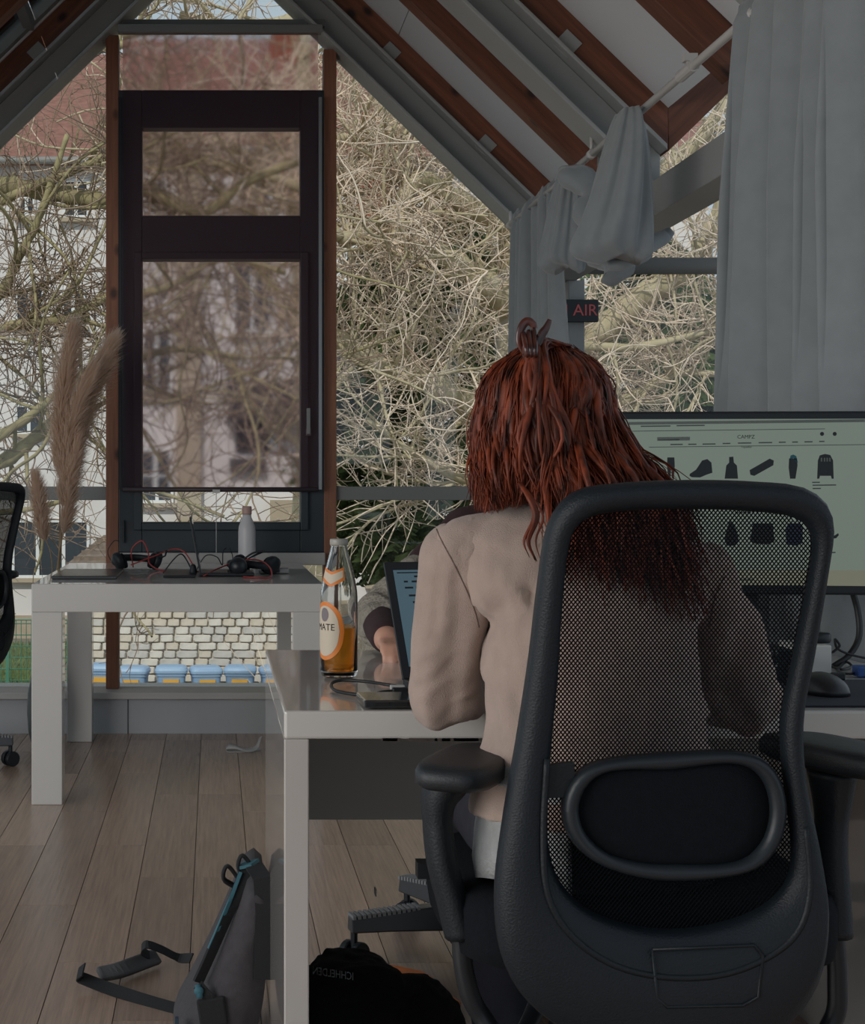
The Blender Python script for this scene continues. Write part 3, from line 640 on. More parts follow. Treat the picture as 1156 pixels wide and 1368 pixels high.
c = P(1092, 858, 2.92); tag(G().lathe([(0.022, -0.004), (0.024, 0), (0.024, 0.009), (0.021, 0.013), (0.004, 0.0135)], (XP(1092, 2.95), 2.95, ZP(862, 2.9)+0.0045), 24).build('puck', black_pl2, smooth=True), 'round black puck lying on the white device box', 'device')
mat_d = tag(G().box(XP(985, 2.5), dx1-0.01, 2.475, 2.80, ZT+0.0005, ZT+0.0035).build('desk_mat', M('dark_mat', C(34, 38, 48), 0.9), bevel=0.001), 'dark blue-black desk mat under the mouse', 'mat')
ms = thing('mouse', 'black computer mouse on the dark desk mat right of the chair back', 'mouse', (XP(1101, 2.62), 2.62, ZT+0.0035))
prof_m = []
for i in range(9):
    t = i/8; xx = -0.036+0.072*t; wv = 0.052*math.sqrt(max(0.05, 1-(2*t-1)**2))+0.006; h = 0.034*math.sqrt(max(0.03, 1-(2*t-0.85)**2/1.35))
    prof_m.append([Vector((xx, wv*math.cos(a), max(0.0, h*math.sin(a)))) for a in np.linspace(0, PI, 12)]+[Vector((xx, -wv*0.9, 0)), Vector((xx, wv*0.9, 0))])
g = G(); g.loft(prof_m); g.build('body', M('mouse_shell', C(28, 30, 34), 0.45), ms, smooth=True, off=(0, 0, 0)); G().box(0.01, 0.034, -0.004, 0.004, 0.02, 0.033).build('wheel', black_pl2, ms, bevel=0.003, off=(0, 0, 0))
cable('monitor_cable', 'thick black cable curving down behind the right side of the monitor', [P(1136, 780, 3.06), P(1146, 815, 3.06), P(1148, 850, 3.05), P(1135, 875, 3.04), P(1114, 890, 3.03)], 0.006, black_cable)
cable('black_cable', 'thin black cable knotted above the white device box', [P(1085, 858, 3.0), P(1108, 871, 3.0), P(1117, 868, 3.0), P(1122, 862, 3.0), P(1116, 854, 3.0), P(1119, 866, 3.0), P(1135, 874, 3.0), P(1160, 880, 3.0)], 0.0024, black_cable)
cable('black_cable', 'black cable lying in a loop behind the mouse', [Vector((XP(x, Yc), Yc, ZT+.006)) for x, Yc in ((1110, 2.98), (1125, 2.93), (1138, 2.98), (1130, 3.05), (1120, 2.9), (1136, 2.86), (1150, 2.9), (1165, 2.9))], 0.0024, black_cable)
tag(G().box(XP(1147, 2.85), XP(1170, 2.85), 2.85, 2.88, ZT+0.001, ZT+0.02).build('usb_stick', M('blue_plastic', C(32, 74, 140), 0.4), bevel=0.003), 'small blue plastic stick behind the mouse', 'usb stick')
# ------------------------------------------------------------------ office chair
OC = Vector((0.58, 2.30, 0))
def resample(pts, n, per=10):
    q = [Vector(p) for p in pts]; m_ = len(q); out = []
    for i in range(m_):
        a, b, c, d = q[i-1], q[i], q[(i+1) % m_], q[(i+2) % m_]
        for j in range(per):
            t = j/per; out.append(0.5*((2*b)+(c-a)*t+(2*a-5*b+4*c-d)*t*t+(3*b-a-3*c+d)*t**3))
    out.append(out[0]); d = [0]
    for a, b in zip(out, out[1:]): d.append(d[-1]+(b-a).length)
    res = []; k = 0
    for i in range(n):
        t = d[-1]*i/n
        while d[k+1] < t: k += 1
        f = (t-d[k])/max(1e-9, d[k+1]-d[k]); res.append(out[k].lerp(out[k+1], f))
    return res
YC = 2.0
def cy(z): return -0.36*max(0, z-0.64)**2+0.10*min(0, z-0.56)**2
outer = [(920, 641), (1010, 643), (1078, 652), (1112, 690), (1104, 770), (1086, 880), (1071, 970), (1078, 1060), (1100, 1160), (1108, 1240), (1092, 1320), (1040, 1385), (960, 1415), (870, 1418), (780, 1392), (710, 1345), (672, 1280), (662, 1195), (674, 1090), (692, 985), (708, 880), (720, 780), (734, 700), (768, 657), (830, 645)]
inner = [(920, 680), (1000, 683), (1062, 692), (1085, 720), (1076, 790), (1058, 880), (1042, 965), (1046, 1040), (1056, 1120), (1052, 1170), (1024, 1205), (975, 1228), (910, 1240), (850, 1236), (790, 1216), (750, 1180), (733, 1130), (733, 1060), (738, 985), (746, 900), (752, 800), (762, 720), (786, 692), (830, 683), (870, 681)]
N = 112
po = resample([(x, y, 0) for x, y in outer], N); pi_ = resample([(x, y, 0) for x, y in inner], N)
def bp(q, dy=0.0):
    Y = YC
    for _ in range(4): Y = YC+cy(ZP(q.y, Y))
    v = P(q.x, q.y, Y); v.y += dy; return v
def make_chair():
    t = thing('office_chair', 'black mesh-backed office chair in the foreground with the woman in beige seated', 'chair', OC)
    g = G(); rings = []
    for a, b in zip(po, pi_):
        f = lambda u, dy: bp(a.lerp(b, u), dy)
        w_ = (a-b).length
        rings.append([f(0, .012), f(0.03, -.004), f(.16, -.016), f(.5, -.022), f(.80, -.019), f(.93, -.012), f(1, .0), f(.9, .012), f(.4, .02)])
    rings.append(rings[0]); g.loft(rings, cap=False)
    bf = g.build('backrest_frame', M('chair_shell', C(22, 29, 35), 0.5, bump=0.2, bscale=400, var=0.05, spec=.35), t, smooth=True, off=OC)
    # service plate embossed in the lower shell
    g = G(); pl = [(866, 1262), (1000, 1256), (1012, 1270), (1006, 1325), (985, 1336), (885, 1338), (872, 1326)]
    g.tube([bp(Vector((x, y, 0)), -.021) for x, y in pl+pl[:1]], 0.0022, 5); g.build('shell_plate', black_pl, bf, smooth=True, off=OC)
    g = G(); rid = [(727, 1010), (722, 1110), (728, 1190), (760, 1245), (820, 1285), (900, 1300), (980, 1290), (1050, 1250), (1075, 1190), (1070, 1100)]
    g.tube([bp(Vector((q.x, q.y, 0)), -.0185) for q in catmull([(x, y, 0) for x, y in rid], 6)], 0.0045, 6); g.build('shell_ridge', black_pl, bf, smooth=True, off=OC)
    # woven mesh: two families of slanted strands inside the frame
    poly = [(a.lerp(b, .22).x, a.lerp(b, .22).y) for a, b in zip(pi_, po)]
    def inside(x, y):
        c = False; j = len(poly)-1
        for i in range(len(poly)):
            (xi, yi), (xj, yj) = poly[i], poly[j]
            if (yi > y) != (yj > y) and x < (xj-xi)*(y-yi)/(yj-yi)+xi: c = not c
            j = i
        return c
    g = G(); pitch = 5.6; step = 7.0; hw = 0.00092
    for fam in (1, -1):
        k0 = 680-1.25*1100 if fam > 0 else 680+0*720
        c = -700
        while c < 2200:
            seg = []; x = 718.0
            while x < 1105:
                y = 640+c+fam*1.22*(x-722)
                if 660 < y < 1275 and inside(x, y): seg.append(bp(Vector((x, y, 0)), .002+.0006*fam))
                else:
                    if len(seg) > 1: g.tube(seg, hw, 3, cap=False)
                    seg = []
                x += step
            if len(seg) > 1: g.tube(seg, hw, 3, cap=False)
            c += pitch*1.22
    g.build('mesh_panel', M('chair_mesh', C(11, 15, 19), 0.9, spec=.1), t, off=OC, kind='stuff', fix=False)
    # lumbar pad
    pad = [(748, 1080), (760, 1040), (795, 1015), (880, 1004), (985, 1002), (1030, 1024), (1047, 1075), (1034, 1130), (990, 1164), (885, 1174), (805, 1156), (762, 1122)]
    pp = resample([(x, y, 0) for x, y in pad], 64); cc = Vector((897, 1088, 0))
    g = G(); rings = []
    for q in pp:
        f = lambda u, dy: bp(q.lerp(cc, u*22/max(1, (q-cc).length)), dy)
        rings.append([f(0, -.004), f(0.1, -.018), f(.5, -.025), f(.95, -.018), f(1.1, -.004)])
    rings.append(rings[0]); g.loft(rings, cap=False); 
    lp = None
    g2 = G(); r1 = [bp(q.lerp(cc, 20/(q-cc).length), -.010) for q in pp]; r2 = [bp(q.lerp(cc, .35), -.014) for q in pp]; r3 = [bp(q.lerp(cc, .7), -.015) for q in pp]; r0 = [bp(q.lerp(cc, 20/(q-cc).length), .0) for q in pp]
    g2.loft([r0, r1, r2, r3]); lp = g2.build('lumbar_pad', black_fab, t, smooth=True, off=OC)
    g.build('pad_rim', M('pad_rim', C(34, 40, 45), 0.42, spec=.4), lp, smooth=True, off=OC)
    G().add([bp(Vector(q), d) for d in (-.012, -.002) for q in ((728, 1020, 0), (765, 1016, 0), (765, 1062, 0), (728, 1064, 0))], [(0,1,2,3),(7,6,5,4),(0,4,5,1),(1,5,6,2),(2,6,7,3),(3,7,4,0)]).build('pad_strap', black_pl, lp, off=OC)
    # seat
    g = G(); rings = []
    for z, k in ((.455, .90), (.465, .985), (.49, 1.0), (.525, 1.0), (.543, .975), (.550, .90), (.552, .5)):
        rr = []
        for a in np.linspace(0, 2*PI, 49)[:-1]:
            ca, sa = math.cos(a), math.sin(a); e = 0.45
            rr.append(Vector((.565+.255*k*math.copysign(abs(ca)**e, ca), 2.30+.245*k*math.copysign(abs(sa)**e, sa), z)))
        rings.append(rr)
    g.loft(rings); g.build('seat', black_fab, t, smooth=True, off=OC)
    G().box(.45, .68, 2.16, 2.46, .405, .455).build('seat_mechanism', black_pl2, t, bevel=0.01, off=OC)
    G().tube(catmull([(.565, 2.2, .43), (.565, 2.12, .415), (.57, 2.06, .43), (.57, 2.03, .50)], 8), [.03]*25, 12, flat=.5).build('back_support', black_pl2, t, smooth=True, off=OC)
    for sx, px in ((-1, 0), (1, 1)):
        if sx < 0: q = [(598, 1040), (585, 1075), (589, 1140), (604, 1200), (616, 1248)]; tq = [(616, 1244), (621, 1300), (640, 1352), (690, 1395)]; Ya = 2.16; ctr = P(627, 1024, 2.16); ry = -0.42
        else: q = [(1112, 1030), (1112, 1075), (1110, 1140), (1113, 1200), (1115, 1248)]; tq = [(1115, 1244), (1119, 1310), (1112, 1365), (1060, 1410)]; Ya = 2.16; ctr = P(1118, 1008, 2.16); ry = 0.35
        ar = G()
        pts = catmull([P(x, y, Ya) for x, y in q], 6); rr = [0.030-0.010*min(1, i/8) if i < 8 else 0.020+0.002*(i-8)/16 for i in range(len(pts))]
        ar.tube(pts, rr, 14, flat=1.5, up=(0, 1, 0)); arm = ar.build('armrest', black_pl, t, smooth=True, off=OC)
        g = G(); rings = []
        for z, k in ((-.016, .86), (-.008, 1.0), (.006, 1.0), (.014, .93), (.017, .75), (.018, .3)):
            rg = []
            for a in np.linspace(0, 2*PI, 41)[:-1]:
                ca, sa = math.cos(a), math.sin(a); e = .55
                p = Matrix.Rotation(ry, 3, 'Z') @ Vector((.052*k*math.copysign(abs(ca)**e, ca), .12*k*math.copysign(abs(sa)**e, sa), z)); rg.append(p+ctr)
            rings.append(rg)
        g.loft(rings); g.build('arm_pad', M('arm_pad_rubber', C(30, 35, 39), 0.5, bump=0.15, bscale=500), arm, smooth=True, off=OC)
        g = G(); g.tube(catmull([P(x, y, Ya) for x, y in tq]+[Vector((.58+sx*.1, 2.3, .42))], 8), .013, 10, up=(0, 1, 0)); g.build('arm_tube', black_pl2, arm, smooth=True, off=OC)
    g = G().tube([(.36, 2.30, .44), (.315, 2.30, .50), (.305, 2.30, .53)], [.006]*3, 8); g.box(.283, .312, 2.285, 2.315, .528, .550); g.build('lever', black_pl2, t, off=OC)
    G().lathe([(.026, .10), (.026, .28), (.018, .285), (.018, .41)], (OC.x, OC.y, 0), 20).build('gas_column', black_pl2, t, off=OC)
    hub = G().lathe([(.045, .075), (.05, .10), (.045, .13), (.03, .135)], (OC.x, OC.y, 0), 20).build('base_hub', black_pl2, t, smooth=True, off=OC)
    for k in range(5):
        a = math.radians(12+72*k); d = Vector((math.cos(a), math.sin(a), 0)); c = Vector((OC.x, OC.y, 0)); sd_ = Vector((-d.y, d.x, 0))
        rings = []
        for r, wv, zb, zt_ in ((.03, .032, .07, .135), (.15, .028, .075, .128), (.25, .025, .078, .120), (.345, .021, .078, .112)):
            q = c+d*r; rings.append([q-sd_*wv+Vector((0, 0, zb)), q+sd_*wv+Vector((0, 0, zb)), q+sd_*wv*.8+Vector((0, 0, zt_)), q-sd_*wv*.8+Vector((0, 0, zt_))])
        lg = G().loft(rings).build('base_leg', M('dark_base_metal', C(74, 76, 78), 0.35, metal=0.6), t, bevel=0.004, off=OC)
        g = G()
        for i in range(14):
            r = .19+i*.0115; q = c+d*r; zt_ = .128-(r-.15)*.082
            mt = Matrix.Translation(q+Vector((0, 0, zt_-.001))) @ Matrix.Rotation(a, 4, 'Z'); g.box(-.0036, .0036, -.021, .021, -.003, .006, mt)
        g.build('rib', M('rib_grey', C(120, 122, 124), 0.5), lg, off=OC)
        q = c+d*.335; cm = Matrix.Translation(q+Vector((0, 0, .0285))) @ Matrix.Rotation(a+.6, 4, 'Z')
        g = G()
        for sy in (-.016, .016):
            g.lathe([(.012, -.009), (.026, -.009), (.0285, -.006), (.0285, .006), (.026, .009), (.012, .009)], (0, 0, 0), 20, cm @ Matrix.Translation((0, sy, 0)) @ Matrix.Rotation(PI/2, 4, 'X'))
        g.tube([cm @ Vector((0, 0, 0)), cm @ Vector((0, 0, .06))], .008, 8); g.build('caster', black_pl, t, smooth=False, off=OC)
    return t
chair = make_chair()
ch2 = copy_tree(chair); ch2['label'] = 'black office chair cut off at the left edge beside the window table'; ch2.location = (-1.11, 6.25, 0); ch2.rotation_euler = (0, 0, math.radians(64))
ch3 = copy_tree(chair); ch3['label'] = 'black swivel seat with ribbed star base behind the desk'; ch3.location = (0.64, 3.74, 0); ch3.rotation_euler = (0, 0, PI)
def prune(o):
    for c in list(o.children): prune(c)
    bpy.data.objects.remove(o)
for c in list(ch3.children):
    if c.name.split('.')[0] in ('backrest_frame', 'mesh_panel', 'lumbar_pad', 'back_support', 'armrest', 'lever'): prune(c)

# ------------------------------------------------------------------ people
def hand(g, w, d, up, side, L=0.17, curl=0.5):
    """palm and five fingers: w wrist, d pointing direction, up back-of-hand direction, side = thumb direction sign"""
    d = Vector(d).normalized(); up = Vector(up); up = (up-d*up.dot(d)).normalized(); s = d.cross(up)*side; k = L/0.18
    w = Vector(w)
    for o, ln in ((-.026, .082), (-.009, .088), (.009, .088), (.026, .08)): g.cap(w+s*o*.5*k, w+d*ln*k+s*o*k, .012*k, .0105*k, 10)
    for i, (o, l) in enumerate(((.028, .066), (.0095, .076), (-.0095, .07), (-.028, .055))):
        p = w+d*(.085 if abs(o) < .02 else .078)*k+s*o*k; ang = 0.15; dirn = d+s*o*2.5
        for j, f in enumerate((.45, .31, .24)):
            ang += curl*(0.5 if j == 0 else .8); v = (dirn.normalized()*math.cos(ang)-up*math.sin(ang)); q = p+v*l*f*k*1.05
            g.cap(p, q, .0085*k*(1-.08*j), .0078*k*(1-.1*j), 8); p = q
    p = w+d*.022*k+s*.024*k
    for j, (l, a) in enumerate(((.042, .85), (.034, .6), (.027, .4))):
        v = (d*math.cos(a)+s*math.sin(a)-up*(.25+.1*j)).normalized(); q = p+v*l*k; g.cap(p, q, .0115*k*(1-.12*j), .0095*k*(1-.1*j), 8); p = q
def head_blobs(g, c, fw, R=0.088):
    f = Vector(fw).normalized(); rt = f.cross(Vector((0, 0, 1))).normalized(); u = rt.cross(f)
    mt = Matrix(((rt.x, f.x, u.x), (rt.y, f.y, u.y), (rt.z, f.z, u.z)))
    c = Vector(c); T = lambda x, y, z: c+rt*x+f*y+u*z
    g.ell(T(0, -.01, .02), (.074, .092, .088), 20, 14, mt); g.ell(T(0, .03, -.045), (.055, .058, .062), 18, 12, mt)
    g.ell(T(0, .066, -.088), (.022, .02, .018), 12, 8, mt)                       # chin
    g.cap(T(0, .083, .012), T(0, .104, -.026), .008, .013, 10)                    # nose
    for sx in (-1, 1):
        g.ell(T(sx*.011, .096, -.03), (.009, .01, .008), 10, 6, mt)              # nostrils
        g.cap(T(sx*.014, .082, .022), T(sx*.045, .070, .020), .009, .008, 8)     # brow
        g.ell(T(sx*.04, .06, -.025), (.022, .022, .02), 10, 8, mt)               # cheek
        g.ell(T(sx*.076, -.008, -.01), (.008, .02, .032), 12, 8, mt)             # ear
    g.cap(T(-.02, .082, -.054), T(.02, .082, -.054), .006, .006, 8); g.cap(T(-.016, .081, -.064), T(.016, .081, -.064), .006, .006, 8)
    return T, mt
def face_parts(T, mt, par, skin_lip):
    for sx in (-1, 1):
        e = G().ell(T(sx*.031, .0685, .006), (.0125, .0125, .0095), 16, 10, mt).build('eye', M('eye_white', C(215, 210, 205), 0.2), par, smooth=True)
        G().ell(T(sx*.031, .0785, .005), (.0055, .004, .0055), 14, 8, mt).build('iris', M('iris_brown', C(60, 42, 30), 0.2), e, smooth=True)
    G().cap(T(-.019, .0885, -.0575), T(.019, .0885, -.0575), .0035, .0035, 8).build('lips', skin_lip, par, smooth=True)
lip_m = M('lips', C(160, 92, 84), 0.45)

# ---- woman in the beige blazer
HC = Vector((0.468, 2.34, 1.155)); FW = (-0.05, 1, -0.38)
LS, LE, LW = Vector((.345, 2.275, .972)), Vector((.328, 2.34, .785)), Vector((.44, 2.53, .782))
RS, RE, RW = Vector((.668, 2.285, .938)), Vector((.755, 2.345, .775)), Vector((.69, 2.55, .780))
g = G(); T, hm = head_blobs(g, HC, FW)
g.cap((.492, 2.285, 1.0), HC+Vector((0, -.015, -.05)), .052, .048)
g.ell((.505, 2.27, .90), (.115, .062, .14)); g.ell((.515, 2.225, .74), (.10, .065, .14)); g.ell((.52, 2.205, .60), (.14, .095, .08))
g.cap((.46, 2.275, .985), LS, .04, .042); g.cap((.55, 2.275, .98), RS, .04, .042)
for a, b, c in ((LS, LE, LW), (RS, RE, RW)): g.cap(a, b, .042, .036); g.cap(b, c, .036, .024)
hand(g, LW, (.35, 1, -.12), (0, 0.1, 1), 1, .17); hand(g, RW, (-.25, 1, -.12), (0, .1, 1), -1, .17)
for sx in (-1, 1):
    hp = Vector((.52+sx*.085, 2.20, .60)); kn = Vector((.52+sx*.10, 2.60, .585)); an = Vector((.54+sx*.06, 2.72, .11))
    g.cap(hp, kn, .075, .055); g.cap(kn, an, .052, .034); g.cap(an+Vector((0, -.02, -.05)), an+Vector((0, .13, -.075)), .032, .026)
me = remeshed(g, 0.0055, 4)
woman = link('person', me, skin_m, smooth=True); tag(woman, 'person with long red hair in a beige blazer seated with back turned at the desk', 'person')
face_parts(T, hm, woman, lip_m)
# blazer
g = G(); rings = []
for z, cx_, cy_, rx, ry in ((.640, .515, 2.18, .176, .136), (.665, .514, 2.182, .171, .134), (.70, .512, 2.19, .162, .128), (.76, .510, 2.205, .152, .12), (.82, .507, 2.222, .150, .113), (.88, .507, 2.237, .156, .108), (.93, .505, 2.25, .166, .104), (.975, .503, 2.264, .166, .096), (1.01, .50, 2.275, .13, .085), (1.035, .497, 2.285, .085, .07), (1.055, .494, 2.29, .062, .06)):
    rings.append([(cx_+rx*math.cos(a), cy_+ry*math.sin(a), z+(-.03*(cx_+rx*math.cos(a)-.5)/.17 if z > .9 else 0)) for a in np.linspace(0, 2*PI, 33)[:-1]])
g.loft(rings)
g.cap((.45, 2.283, 1.008), LS+Vector((0, 0, .004)), .05, .054); g.cap((.55, 2.283, .99), RS+Vector((0, 0, .002)), .05, .056)
me = remeshed(g, 0.006, 3)
def seg_d(p, a, b):
    """distance on the back of the coat, seen in x-z"""
    ax, az, bx, bz = a[0], a[1], b[0], b[1]; dx, dz = bx-ax, bz-az; t = max(0, min(1, ((p.x-ax)*dx+(p.z-az)*dz)/(dx*dx+dz*dz)))
    return math.hypot(p.x-ax-t*dx, p.z-az-t*dz), t
def xz(x, y, Y=2.2): return (XP(x, Y), ZP(y, Y))
creases = [([(575, 692), (592, 735), (618, 780), (640, 830)], .0035, -.0028), ([(640, 838), (660, 812), (700, 790)], .013, -.012), ([(640, 835), (636, 880), (626, 930), (622, 985)], .011, -.013), ([(650, 850), (668, 880), (690, 900)], .012, -.007),
           ([(560, 830), (580, 860), (615, 875)], .01, -.006), ([(548, 885), (585, 905), (625, 900)], .01, -.006), ([(565, 770), (600, 800), (630, 815)], .012, -.004), ([(556, 925), (590, 945), (622, 935)], .01, -.006), ([(660, 900), (690, 940), (700, 985)], .014, -.006), ([(645, 920), (650, 990)], .012, -.006), ([(720, 660), (722, 1010)], .004, -.0022),
           ([(600, 745), (585, 800), (590, 860)], .014, .005), ([(640, 760), (668, 770)], .02, .004), ([(945, 850), (950, 920), (945, 990)], .012, -.014)]
def coat(p):
    d = 0.0035*fbm((p.x*1.0, p.y, p.z*.6), 22, 1)+.0016*fbm(p, 60, 2)
    if p.y < 2.36:
        for pts, wv, am in creases:
            for a, b in zip(pts, pts[1:]):
                dd, _ = seg_d(p, xz(*a), xz(*b))
                if dd < 3*wv: d += am*math.exp(-(dd/wv)**2); break
    return d
displace(me, coat)
bl = link('blazer', me, beige_wool, woman, smooth=True)
g = G(); rings = []
for i in range(25):
    a = PI*0.08+ (2*PI-PI*0.16)*i/24+PI/2; c = Vector((.494+.058*math.cos(a), 2.29+.056*math.sin(a), 1.045)); o = Vector((math.cos(a), math.sin(a), 0))
    rings.append([c+o*.002+Vector((0, 0, -.02)), c+o*.004+Vector((0, 0, .016)), c+o*.012+Vector((0, 0, .018)), c+o*.022+Vector((0, 0, -.022))])
g.loft(rings); g.build('collar', beige_wool, bl, smooth=True)
LM = LS.lerp(LE, .5)+Vector((-.004, -.016, 0)); RM = RS.lerp(RE, .5)+Vector((.006, -.012, 0))
for sd_i, (a, m_, b, c) in enumerate(((LS, LM, LE, LW), (RS, RM, RE, RW))):
    g = G(); g.cap(a, m_, .0585, .052); g.cap(m_, b, .052, .056); g.cap(b, b.lerp(c, .9), .056, .038)
    me = remeshed(g, .0055, 3)
    sgn = 1 if sd_i else -1
    displace(me, lambda p: .0045*fbm((p.x*1.6, p.y, p.z*.45+sgn*p.x*.5), 26, 5)+.0035*max(0, fbm((p.x*.5, p.y*.5, p.z*1.3+sgn*p.x*.9), 38, 9))+.005*math.exp(-((p.z-.80)/.03)**2)*fbm(p, 30, 2)+.0042*math.sin(p.x*95+4*fbm(p, 7, 3)+p.z*6)*(1 if p.y < 2.36 else .3))
    link('sleeve', me, beige_wool, bl, smooth=True)
seam_m = M('seam_thread', C(112, 94, 84), .95)
from mathutils.bvhtree import BVHTree
def surf(obs):
    ts = [BVHTree.FromPolygons([v.co.copy() for v in o.data.vertices], [tuple(p.vertices) for p in o.data.polygons]) for o in obs]
    def f(px, py):
        o = Vector((0, 0, CAMZ)); d = Vector((px-VX, FPX, VY-py)).normalized(); h = [t.ray_cast(o, d) for t in ts]; h = [q for q in h if q[0]]
        return min(h, key=lambda q: q[3])[0] if h else None
    return f
sf = surf([bl]+[c for c in bl.children if c.name.startswith('sleeve')])
for line in ([(577, 692), (590, 722), (606, 752), (622, 785), (634, 815), (640, 838)], [(968, 770), (955, 800), (948, 840)], [(724, 668), (725, 780), (724, 900), (722, 1010)]):
    pts = [sf(q.x, q.y) for q in catmull([(x, y, 0) for x, y in line], 6)]; pts = [p for p in pts if p]
    if len(pts) > 3: G().tube(pts, .0011, 5).build('seam', seam_m, bl, smooth=True)
# washed denim shirt hem and jeans
g = G(); rings = []
for z, k in ((.70, .96), (.66, 1.0), (.62, 1.02), (.585, 1.04), (.555, 1.03)):
    rings.append([(.52+.168*k*math.cos(a)*(1+.02*math.sin(9*a+z*40)), 2.18+.132*k*math.sin(a)*(1+.02*math.sin(11*a)), z-.012*math.sin(3*a)) for a in np.linspace(PI*.75, PI*1.36, 40)])
g.loft(rings, cap=False, closed=False); sh = g.build('shirt_hem', lightdenim, woman, smooth=True); so_ = sh.modifiers.new('s', 'SOLIDIFY'); so_.thickness = .003
g = G(); g.ell((.52, 2.2, .595), (.163, .118, .082))
for sx in (-1, 1):
    hp = Vector((.52+sx*.085, 2.20, .60)); kn = Vector((.52+sx*.10, 2.60, .585)); an = Vector((.54+sx*.06, 2.72, .14)); g.cap(hp, kn, .082, .063); g.cap(kn, an, .06, .05)
me = remeshed(g, .009, 4); displace(me, lambda p: .003*fbm(p, 30, 4)); link('jeans', me, jeans_m, woman, smooth=True)
for sx in (-1, 1):
    an = Vector((.54+sx*.06, 2.72, .11)); g = G(); g.cap(an+Vector((0, -.03, -.058)), an+Vector((0, .15, -.075)), .046, .034); g.cap(an, an+Vector((0, -.01, -.05)), .04, .045); link('shoe', remeshed(g, .006, 3), M('white_shoe', C(170, 166, 160), .7), woman, smooth=True)
# hair
random.seed(11)
def hair_lock(g, pts, r, amp, turns, n=6, m_=16):
    c = catmull(pts, 5); k = len(c); ph = random.uniform(0, 6.28); ph2 = random.uniform(0, 6.28); o = []; rs = []
    for i, p in enumerate(c):
        t = i/(k-1); a = amp*min(1, t*1.6)
        o.append(p+Vector((a*math.sin(turns*6.28*t+ph), .6*a*math.cos(turns*6.28*t+ph), .3*a*math.sin(turns*5*t+ph2))))
        rs.append(r*(0.75+.45*math.sin(PI*min(1, t*1.15)))*(1-.75*max(0, (t-.7)/.3)))
    g.tube(o, rs, n, flat=.7)
def red_hair():
    g = G(); g2 = G(); Rr = Vector((.084, .098, .100)); c0 = HC+Vector((0, -.012, .022))
    for i in range(4300):
        thin = i >= 560
        a = random.uniform(-1.35*PI/1.0, .35*PI) if False else random.uniform(PI*.98, PI*2.02)   # toward the back (-y)
        if random.random() < .22: a = random.choice((random.uniform(PI*.78, PI), random.uniform(0, PI*.22)))
        e = math.asin(random.uniform(-.05, .97))
        dx, dy, dz = math.cos(a)*math.cos(e), math.sin(a)*math.cos(e), math.sin(e)
        p0 = c0+Vector((Rr.x*dx, Rr.y*dy, Rr.z*dz))
        u = math.cos(a)*.75+dx*.25
        lenk = random.random()
        right = u > -.22+random.uniform(-.12, .12)
        if right:
            tt = (u+.3)/1.3; ex = .455+.185*tt+random.uniform(-.02, .02); ez = 1.05-.14*random.random()**.7-.02*tt; ey = 2.165-.0*tt+random.uniform(-.02, .03)+(.05 if dy > 0 else 0)
            if tt > .75 and random.random() < .6: ez = 1.02+random.uniform(-.03, .03); ex = .60+random.uniform(-.03, .03); ey = 2.24+random.uniform(-.03, .05)
        else:
            ex = .372+.075*(u+1)/.8+random.uniform(-.012, .012); ez = 1.058-.02*abs(u+.5)+random.uniform(-.012, .02); ey = 2.235+random.uniform(-.03, .05)+(.05 if dy > 0 else 0)
        # hang: out over the skull, then down
        h = Vector((dx, dy, 0)); h = h.normalized() if h.length > .05 else Vector((u, -.8, 0)).normalized()
        e1 = e*.45; q1 = c0+Vector((Rr.x*h.x*math.cos(e1)*1.05, Rr.y*h.y*math.cos(e1)*1.05, Rr.z*math.sin(e1)*1.03))
        q2 = c0+Vector((Rr.x*1.11*h.x, Rr.y*1.14*h.y, -.03)); q3 = q2.lerp(Vector((ex, ey, ez)), .55)+Vector((max(h.x, -.1)*.012, h.y*.012, .0))
        jit = lambda s: Vector((random.gauss(0, s), random.gauss(0, s), random.gauss(0, s*.5)))
        jk_ = 1 if right else .5
        pts = [p0, q1+jit(.003), q2+jit(.006*jk_), q3+jit(.008*jk_), Vector((ex, ey, ez))]
        if thin: hair_lock(g2, [p+jit(.003) for p in pts], random.uniform(.0008, .0018), random.uniform(.005, .012)*jk_, random.uniform(1.0, 2.2), 3)
        else: hair_lock(g, pts, random.uniform(.003, .0062), jk_*random.uniform(.004, .010), random.uniform(1.0, 2.0), 6)
    for i in range(80):                                                            # twist gathered under the clip
        s = random.uniform(-1, 1); top = P(716, 462, 2.25)
        pts = [c0+Vector((s*.03, -.01-.03*random.random(), .092)), top+jit_(.006), P(722+s*10, 520, 2.215)+jit_(.006), P(712+s*14+random.uniform(0, 30), 590, 2.2)+jit_(.008), P(738+s*22, 660, 2.19)+jit_(.012)]
        hair_lock(g, pts, random.uniform(.0025, .0045), .006, random.uniform(1, 2), 6)
    return g, g2
def jit_(s): return Vector((random.gauss(0, s), random.gauss(0, s), random.gauss(0, s*.5)))
g, g2 = red_hair()
g.ell(HC+Vector((0, -.014, .018)), (.078, .09, .088), 24, 16, hm)
hr = g.build('hair', hair_m, woman, smooth=True, fix=False); g2.build('fine_hair', hair_m, hr, smooth=True, fix=False, kind='stuff')
g = G(); random.seed(4)
for k in range(9):
    dx = random.gauss(0, 5)
    pts = [P(694+dx*.4, 646, 2.17), P(706+dx*.4, 662, 2.13), P(717+dx, 690, 2.12), P(705+dx*1.4, 722, 2.115), P(714+dx*1.6, 748+dx, 2.115)]; hair_lock(g, pts, .0016 if k else .004, .001, 1, 5)
g.build('loose_strand', hair_m, hr, smooth=True)
clip_m = M('tortoise_clip', C(96, 44, 30), 0.3, coat=0.3, col2=C(50, 22, 16), vscale=40)
g = G()
